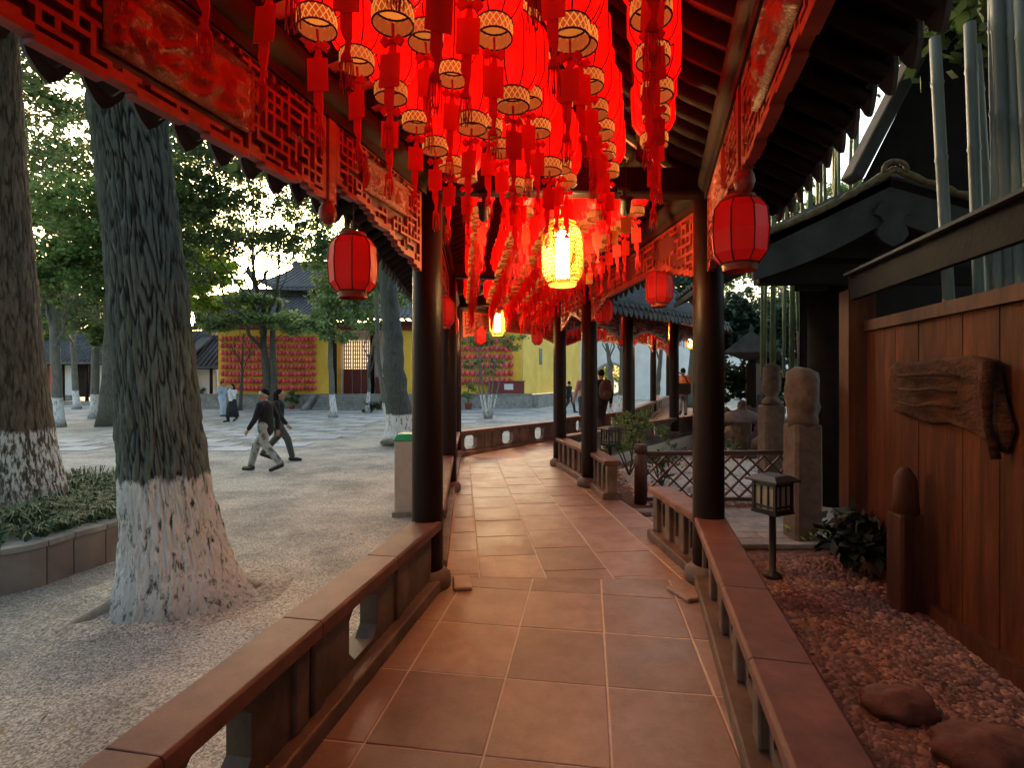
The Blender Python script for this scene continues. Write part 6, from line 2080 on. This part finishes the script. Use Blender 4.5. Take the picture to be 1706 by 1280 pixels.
potted(base_px(784, 680) + V((0, -1.5, 0)), 1.1, 'potted pale leafy plant beside the white stems', leaf='leaf_pale')
potted(base_px(771, 676) + V((0, -.6, 0)), .8, 'smaller terracotta pot behind the pale leafy plant', leaf='leaf_mid')
def shrub(base, r, lab, leaf='leaf_mid', n=900, size=.09, sq=.8, grp=None, stems=5):
    e = empty('shrub', base, lab, 'shrub', grp)
    rng = random.Random(int(abs(base.x * 97)) + 3)
    for k in range(stems):
        a = 6.28 * k / stems
        mb = MB(); mb.tube(limb((0, 0, 0), (math.cos(a) * r * .6, math.sin(a) * r * .6, r * sq * 1.3), rng, 4), [.014, .012, .010, .008, .005], 5); mb.build('stem', M['bark'], e)
    link('foliage', leaf_mesh('foliage', [((math.cos(k * 1.3) * r * .4, math.sin(k * 1.3) * r * .4, r * sq * (.8 + .25 * math.sin(k * 2.2))), (r * .62, r * .62, r * .5 * sq)) for k in range(5)], n, size, M[leaf], rng), e)
    return e
shrub(base_px(625, 686) + V((0, -.8, 0)), .5, 'clipped round shrub at the end of the steps', 'leaf_dark', 800, .12)
# garden plants
shrub(V((1.98, 6.5 * K, BZ)), .62, 'leafy green shrub at the inner corner behind the baluster bench', 'leaf_mid', 1000, .085, 1.35)
shrub(V((2.3, 5.9 * K, BZ)), .42, 'low dark shrub behind the lattice fence post', 'leaf_dark', 500, .07, 1.0)
shrub(V((3.7, 7.2 * K, BZ)), .5, 'dark green shrub beside the garden stone lantern', 'leaf_dark', 600, .08, 1.0)
e = shrub(onz(1425, 955, BZ), .30, 'dark glossy plant in the pebble bed before the plank wall', 'leaf_black', 420, .12, 1.25, stems=6)
mb = MB()
rng = random.Random(4)
for k in range(13):
    a, h = k * .9, rng.uniform(.3, .55)
    pts = [V((math.cos(a) * h * s * .75, math.sin(a) * h * s * .75, .25 + h * (1.0 * s - .75 * s * s))) for s in (0, .25, .5, .75, 1)]
    u = V((-math.sin(a), math.cos(a), 0))
    w = [.012, .035, .042, .03, .002]
    mb2 = MB(); mb2.add([p_ + u * w_ for p_, w_ in zip(pts, w)] + [p_ - u * w_ for p_, w_ in zip(pts, w)], [(j, j + 1, 6 + j, 5 + j) for j in range(4)], 0, True)
    mb2.build('leaf', M['leaf_black'], e)
shrub(onz(1340, 905, BZ), .2, 'small ferny plant at the foot of the reddish stone post', 'leaf_lime', 200, .07, .8)
# stone lantern and rocks in the garden
sl2 = empty('stone_lantern', V(((1236 - CX) / F * 8.0, 8.0 * K, BZ)), 'grey stone garden lantern with a wide cap behind the fence', 'stone lantern')
for nm, pr, n_ in (('base', [(.3, 0), (.28, .12), (.2, .16)], 12), ('pillar', [(.13, .16), (.12, .45), (.22, .52)], 12), ('light_box', [(.2, .52), (.21, .75)], 6), ('cap', [(.52, .75), (.5, .80), (.3, .92), (.1, 1.0), (.06, 1.06), (.09, 1.12), (.02, 1.2)], 16)):
    mb = MB(); mb.lathe(pr, n_, smooth=n_ > 6); mb.build(nm, M['weathered'], sl2)
for k, (px, Y, r, lab) in enumerate(((1262, 9.2, .65, 'large layered garden rock beside the stone lantern'), (1215, 9.6, .5, 'pale garden rock behind the thick column'), (1290, 8.4, .4, 'jagged rock behind the round-headed stone post'))):
    mb = MB(); mb.ball((0, 0, r * .5), r, n=22, m=14, sq=(1, .8, .95), jit=.9)
    tag(mb.build('garden_rock', M['weathered'], None, loc=((px - CX) / F * Y, Y * K, BZ)), lab, 'rock', 'rocks in the fenced garden')
# tiled garden wall at the back right, with small upright plaques hung on it
gw = empty('back_wall', (5.6, 9.0 * K, BZ), 'low dark-roofed wall hung with pale wooden tablets at the back of the garden', 'wall', None, math.radians(62))
mb = MB(); mb.box((2.4, 0, 1.0), (4.8, .2, 2.0)); mb.build('panel', M['darkwood'], gw)
mb = MB(); mb.add([(-.2, -.6, 2.25), (5, -.6, 2.25), (5, 0, 2.75), (-.2, 0, 2.75), (5, .6, 2.25), (-.2, .6, 2.25)], [(0, 1, 2, 3), (3, 2, 4, 5), (0, 5, 4, 1), (0, 3, 5), (1, 4, 2)]); mb.build('roof', M['rooftile'], gw)
for k in range(14):
    for j in range(2):
        mb = MB(); mb.box((.3 + k * .32, .13, 1.75 - j * .36), (.2, .03, .28)); mb.build('tablet', M['weave_paper'] if False else M['weathered'], gw)
# ------------------------------------------------------------------ people
def capsule(mb, p, q, r0, r1, n=12):
    p, q = V(p), V(q)
    d = q - p
    Lh = d.length
    if Lh < 1e-5: return mb.ball(p, r0, n=n, m=8)
    d /= Lh
    pts, rad = [], []
    for k in range(4):
        a = math.pi / 2 * (1 - k / 3)
        pts.append(p - d * r0 * math.sin(a)); rad.append(max(.001, r0 * math.cos(a)))
    for k in range(4):
        a = math.pi / 2 * (k / 3)
        pts.append(q + d * r1 * math.sin(a)); rad.append(max(.001, r1 * math.cos(a)))
    return mb.tube(pts, rad, n)
def fused(mb, name, m, parent, voxel=.014, smooth=4):
    """joins overlapping shapes into one continuous skin"""
    me = mb.mesh(name, m)
    o = bpy.data.objects.new(name, me)
    COL.objects.link(o)
    r = o.modifiers.new('skin', 'REMESH'); r.mode = 'VOXEL'; r.voxel_size = voxel; r.use_smooth_shade = True
    s = o.modifiers.new('soft', 'SMOOTH'); s.factor = .5; s.iterations = smooth
    dg = bpy.context.evaluated_depsgraph_get()
    new = bpy.data.meshes.new_from_object(o.evaluated_get(dg))
    new.name = name
    o.modifiers.clear()
    o.data = new
    if not len(new.materials): new.materials.append(m)
    o.parent = parent
    return o
cloth_n = 0
def cloth(c, c2=None, scale=20, contrast=(.3, .7)):
    global cloth_n
    cloth_n += 1
    return mat('cloth', c, c2 or tuple(x * 1.4 for x in c), rough=.85, scale=scale, bump=.2, bscale=60, contrast=contrast)
def person(base, yaw, h, label, top, legs, shoes, hair='short', stride=.5, skirt=None, arms=(.3, -.3), look=0.0, bag=None, sleeve_long=True, lean=0.0, sit=False, group='visitors walking in the court and corridor', elbow=.35, reach=None):
    """figure facing local +Y; stride = ankle spread in metres"""
    e = empty('person', base, label, 'person', group, yaw)
    k = h / 1.70
    S = lambda x, y, z: V((x * k, y * k, z * k))
    hip = {s: S(s * .085, 0, .90) for s in (-1, 1)}
    drop = .03 if stride > .2 else 0
    fr = {1: stride * .52, -1: -stride * .48}
    ank, kne, toe = {}, {}, {}
    for s in (-1, 1):
        f = fr[s]
        lift = .10 if f < -.1 else .0
        ank[s] = S(s * .08, f, .085 + lift)
        mid = (hip[s] + ank[s]) / 2
        kne[s] = mid + S(0, .05 + (.10 if f < -.1 else .02), .02)
        toe[s] = ank[s] + S(s * .03, .16, -.055 - (lift * .75))
    if sit:
        for s in (-1, 1):
            hip[s] = S(s * .09, 0, .50); kne[s] = S(s * .1, .42, .50); ank[s] = S(s * .1, .44, .09); toe[s] = ank[s] + S(0, .16, -.05)
    dz = -.40 if sit else -drop
    ly = lambda z: lean * (z - .9)
    B = lambda x, y, z: S(x, y + ly(z), z + dz)
    neck, head = B(0, .0, 1.44), B(0, .03, 1.575)
    sho = {s: B(s * .185, -.005, 1.385) for s in (-1, 1)}
    elb, wri = {}, {}
    for s, a in ((-1, arms[0]), (1, arms[1])):
        if reach and s in reach:
            elb[s] = B(s * .24, .12, 1.18); wri[s] = B(*reach[s])
            continue
        elb[s] = sho[s] + S(s * .045, math.sin(a) * .29, -math.cos(a) * .29)
        wri[s] = elb[s] + S(-s * .01, math.sin(a + elbow) * .25, -math.cos(a + elbow) * .25)
    # body: one continuous skin
    mb = MB()
    mb.ball(head + S(0, 0, .015), .098 * k, n=16, m=12, sq=(.80, .96, 1.14))
    capsule(mb, head + S(0, .035, -.06), head + S(0, .05, -.075), .05 * k, .04 * k)
    hd = Matrix.Rotation(look, 3, 'Z')
    H = lambda x, y, z: head + hd @ S(x, y, z)
    capsule(mb, H(0, .088, .0), H(0, .105, -.028), .012 * k, .017 * k, 8)
    for s in (-1, 1): mb.ball(H(s * .080, -.005, -.005), .024 * k, n=8, m=6, sq=(.5, .8, 1.2))
    capsule(mb, H(0, .085, -.058), H(0, .09, -.058), .018 * k, .014 * k, 8)
    capsule(mb, neck - S(0, 0, .08), head - S(0, .01, .06), .058 * k, .05 * k)
    capsule(mb, B(0, 0, 1.30), B(0, 0, .98), .12 * k, .11 * k)
    for s in (-1, 1):
        capsule(mb, B(s * .05, 0, 1.36), sho[s], .07 * k, .055 * k)
        capsule(mb, sho[s], elb[s], .048 * k, .038 * k); capsule(mb, elb[s], wri[s], .037 * k, .026 * k)
        fd = (wri[s] - elb[s]).normalized()
        sd_ = fd.cross(V((s, 0, 0))).normalized()
        pal = wri[s] + fd * .075 * k
        capsule(mb, wri[s], pal, .026 * k, .034 * k, 8)
        for q in range(4):
            o_ = sd_ * (q - 1.5) * .018 * k
            capsule(mb, pal + o_, pal + o_ * 1.1 + (fd * (.075 - abs(q - 1.4) * .008) + V((-s * .02, 0, 0))) * k, .0095 * k, .008 * k, 6)
        capsule(mb, wri[s] + fd * .03 * k + sd_ * .02 * k, wri[s] + fd * .075 * k + sd_ * .055 * k, .011 * k, .009 * k, 6)
        capsule(mb, hip[s] + S(0, 0, -.02), kne[s], .075 * k, .05 * k); capsule(mb, kne[s], ank[s], .048 * k, .034 * k); capsule(mb, ank[s], toe[s], .035 * k, .028 * k)
    capsule(mb, hip[-1], hip[1], .10 * k, .10 * k)
    body = fused(mb, 'body', M['skin'], e, .009 * k, 2)
    # eyes and mouth
    for s in (-1, 1):
        mb = MB(); mb.ball(H(s * .034, .086, .012), .0105 * k, n=8, m=5, sq=(1.2, .6, .8)); mb.build('eye', M['hair'], body)
    mb = MB(); mb.ball(H(0, .103, -.058), .02 * k, n=8, m=5, sq=(1.2, .35, .3)); mb.build('mouth', mat('lips', (.3, .1, .08)), body)
    # hair
    mb = MB()
    mb.ball(H(0, -.018, .045), .104 * k, n=16, m=12, sq=(.84, .92, 1.0))
    if hair == 'long':
        capsule(mb, H(0, -.06, .02), H(0, -.095, -.30), .085 * k, .055 * k)
        for s in (-1, 1): capsule(mb, H(s * .065, -.03, .03), H(s * .08, -.045, -.25), .035 * k, .025 * k)
    elif hair == 'bun':
        mb.ball(H(0, -.08, .10), .045 * k)
    hr = fused(mb, 'hair', M['hair'], e, .010 * k, 2)
    bm = bmesh.new(); bm.from_mesh(hr.data)      # clear the face
    inv = hd.inverted()
    dl_ = []
    for v in bm.verts:
        q = inv @ (v.co - head)
        if q.y > .045 * k and q.z < .052 * k and abs(q.x) < .07 * k: dl_.append(v)
    bmesh.ops.delete(bm, geom=dl_, context='VERTS'); bm.to_mesh(hr.data); bm.free()
    # top
    mb = MB()
    capsule(mb, B(0, 0, 1.33), B(0, 0, 1.06), .148 * k, .14 * k, 16)
    capsule(mb, B(0, 0, 1.06), B(0, .0, .88), .145 * k, .155 * k, 16)
    for s in (-1, 1):
        capsule(mb, B(s * .06, 0, 1.37), sho[s], .078 * k, .072 * k)
        capsule(mb, sho[s], elb[s], .068 * k, .056 * k)
        if sleeve_long: capsule(mb, elb[s], elb[s].lerp(wri[s], .92), .056 * k, .044 * k)
    fused(mb, 'jacket', top, e, .013 * k, 3)
    # legs
    if skirt is not None:
        mb = MB(); c = (ank[-1] + ank[1]) / 2
        zs = .22
        mb.lathe([(.13 * k, .98 * k), (.17 * k, .85 * k), (.22 * k, .55 * k), (.27 * k, zs * k), (.25 * k, zs * k), (.16 * k, .8 * k)], 20, lobe=.12, lobes=9)
        mb.build('skirt', skirt, e)
    if legs is not None:
        mb = MB()
        capsule(mb, hip[-1] + S(0, 0, .02), hip[1] + S(0, 0, .02), .118 * k, .118 * k)
        for s in (-1, 1):
            capsule(mb, hip[s], kne[s], .105 * k, .082 * k); capsule(mb, kne[s], ank[s] + S(0, 0, .02), .082 * k, .066 * k)
        fused(mb, 'trousers', legs, e, .013 * k, 3)
    for s in (-1, 1):
        mb = MB(); capsule(mb, ank[s] + S(0, -.04, -.03), toe[s] + S(0, .02, 0), .05 * k, .042 * k); capsule(mb, ank[s], ank[s] + S(0, -.03, -.04), .05 * k, .046 * k)
        fused(mb, 'shoe', shoes, e, .011 * k, 2)
    if bag == 'back':
        b_ = empty('backpack', (0, 0, 0), None, None); del b_
    return e, {'B': B, 'wri': wri, 'sho': sho, 'k': k}

black = cloth((.005, .005, .006), (.012, .012, .014))
shoe = mat('black_shoe', (.015, .014, .014), rough=.5)
camo = cloth((.10, .105, .095), (.34, .35, .33), 7, (.42, .52))
gpx = lambda px, py: onz(px, py, GZ)
p = gpx(443, 786)
person(p, math.radians(82), 1.66, 'man in black jacket and grey camouflage trousers walking across the gravel', black, camo, shoe, stride=.74, arms=(.28, -.4), look=.9, lean=.02)
p = gpx(462, 768)
person(p, math.radians(-78), 1.62, 'long-haired woman in black top and dark olive trousers walking behind the man', black, cloth((.055, .06, .05)), shoe, 'long', stride=.66, arms=(-.35, .3), lean=.03)
p = gpx(370, 694)
person(p, math.radians(-120), 1.66, 'person in pale blue robe and trousers standing before the lantern wall', cloth((.34, .42, .52)), cloth((.42, .48, .55)), shoe, stride=.14, arms=(.3, .3), reach={1: (.16, .36, 1.40)})
p = gpx(387, 703)
person(p, math.radians(160), 1.62, 'person in white top and black skirt raising an arm before the lantern wall', cloth((.55, .54, .52)), cloth((.014, .014, .016)), shoe, 'long', stride=.3, skirt=cloth((.012, .012, .014)), reach={-1: (-.15, .30, 1.50)})
p = onz(948, 688, GZ)
person(p, math.radians(-60), 1.7, 'person in dark clothes walking by the bright yellow side wall, partly behind a column', black, cloth((.02, .022, .028)), shoe, stride=.6)
def seat(px, Y, z): return V(((px - CX) / F * Y, Y * K, z))
e, inf = person(seat(974, 10.3, .06), math.radians(20), 1.62, 'person with pale pink sleeve behind the garden-side column', cloth((.45, .27, .26)), cloth((.05, .06, .09)), shoe, 'long', stride=.2)
e, inf = person(seat(1002, 9.6, .05), math.radians(15), 1.68, 'dark-dressed person with brown backpack in the far bay', black, cloth((.03, .03, .035)), shoe, 'short', stride=.25)
bp = empty('backpack', e.location, 'brown backpack worn by the dark-dressed person in the far bay', 'backpack', None, math.radians(15))
mb = MB(); mb.ball((0, -.23, 1.15), .2, n=16, m=12, sq=(.85, .6, 1.25)); mb.build('bag', cloth((.06, .03, .025)), bp)
mb = MB(); mb.ball((0, -.34, 1.04), .12, n=14, m=10, sq=(1, .5, .8)); mb.build('pocket', cloth((.08, .04, .03)), bp)
for s in (-1, 1):
    mb = MB(); mb.tube([(s * .1, -.18, 1.34), (s * .12, .0, 1.44), (s * .12, .14, 1.25), (s * .12, -.05, 1.0)], .02, 6); mb.build('strap', black, bp)
zc = .2
e, inf = person(seat(1138, 13.0, .215), math.radians(-18), 1.64, 'person in orange top with a black shoulder bag in the farthest bay', cloth((.62, .22, .10)), cloth((.16, .17, .19)), shoe, 'bun', stride=.35, arms=(-.2, .2))
bg_ = empty('shoulder_bag', e.location, 'large black shoulder bag carried by the person in orange', 'bag', None, math.radians(-18))
mb = MB(); mb.box((.02, -.22, .92), (.44, .14, .36)); bevel(mb.build('bag', black, bg_), .04, 3)
mb = MB(); mb.tube([(.18, -.2, 1.08), (.08, -.17, 1.3), (-.12, -.02, 1.47), (-.2, .14, 1.3)], .018, 6); mb.build('strap', black, bg_)

# ------------------------------------------------------------------ tidy names: no leftover helpers
for o in list(scene.objects):
    if o.type == 'EMPTY' and not o.children and not o.get('kind'):
        bpy.data.objects.remove(o)
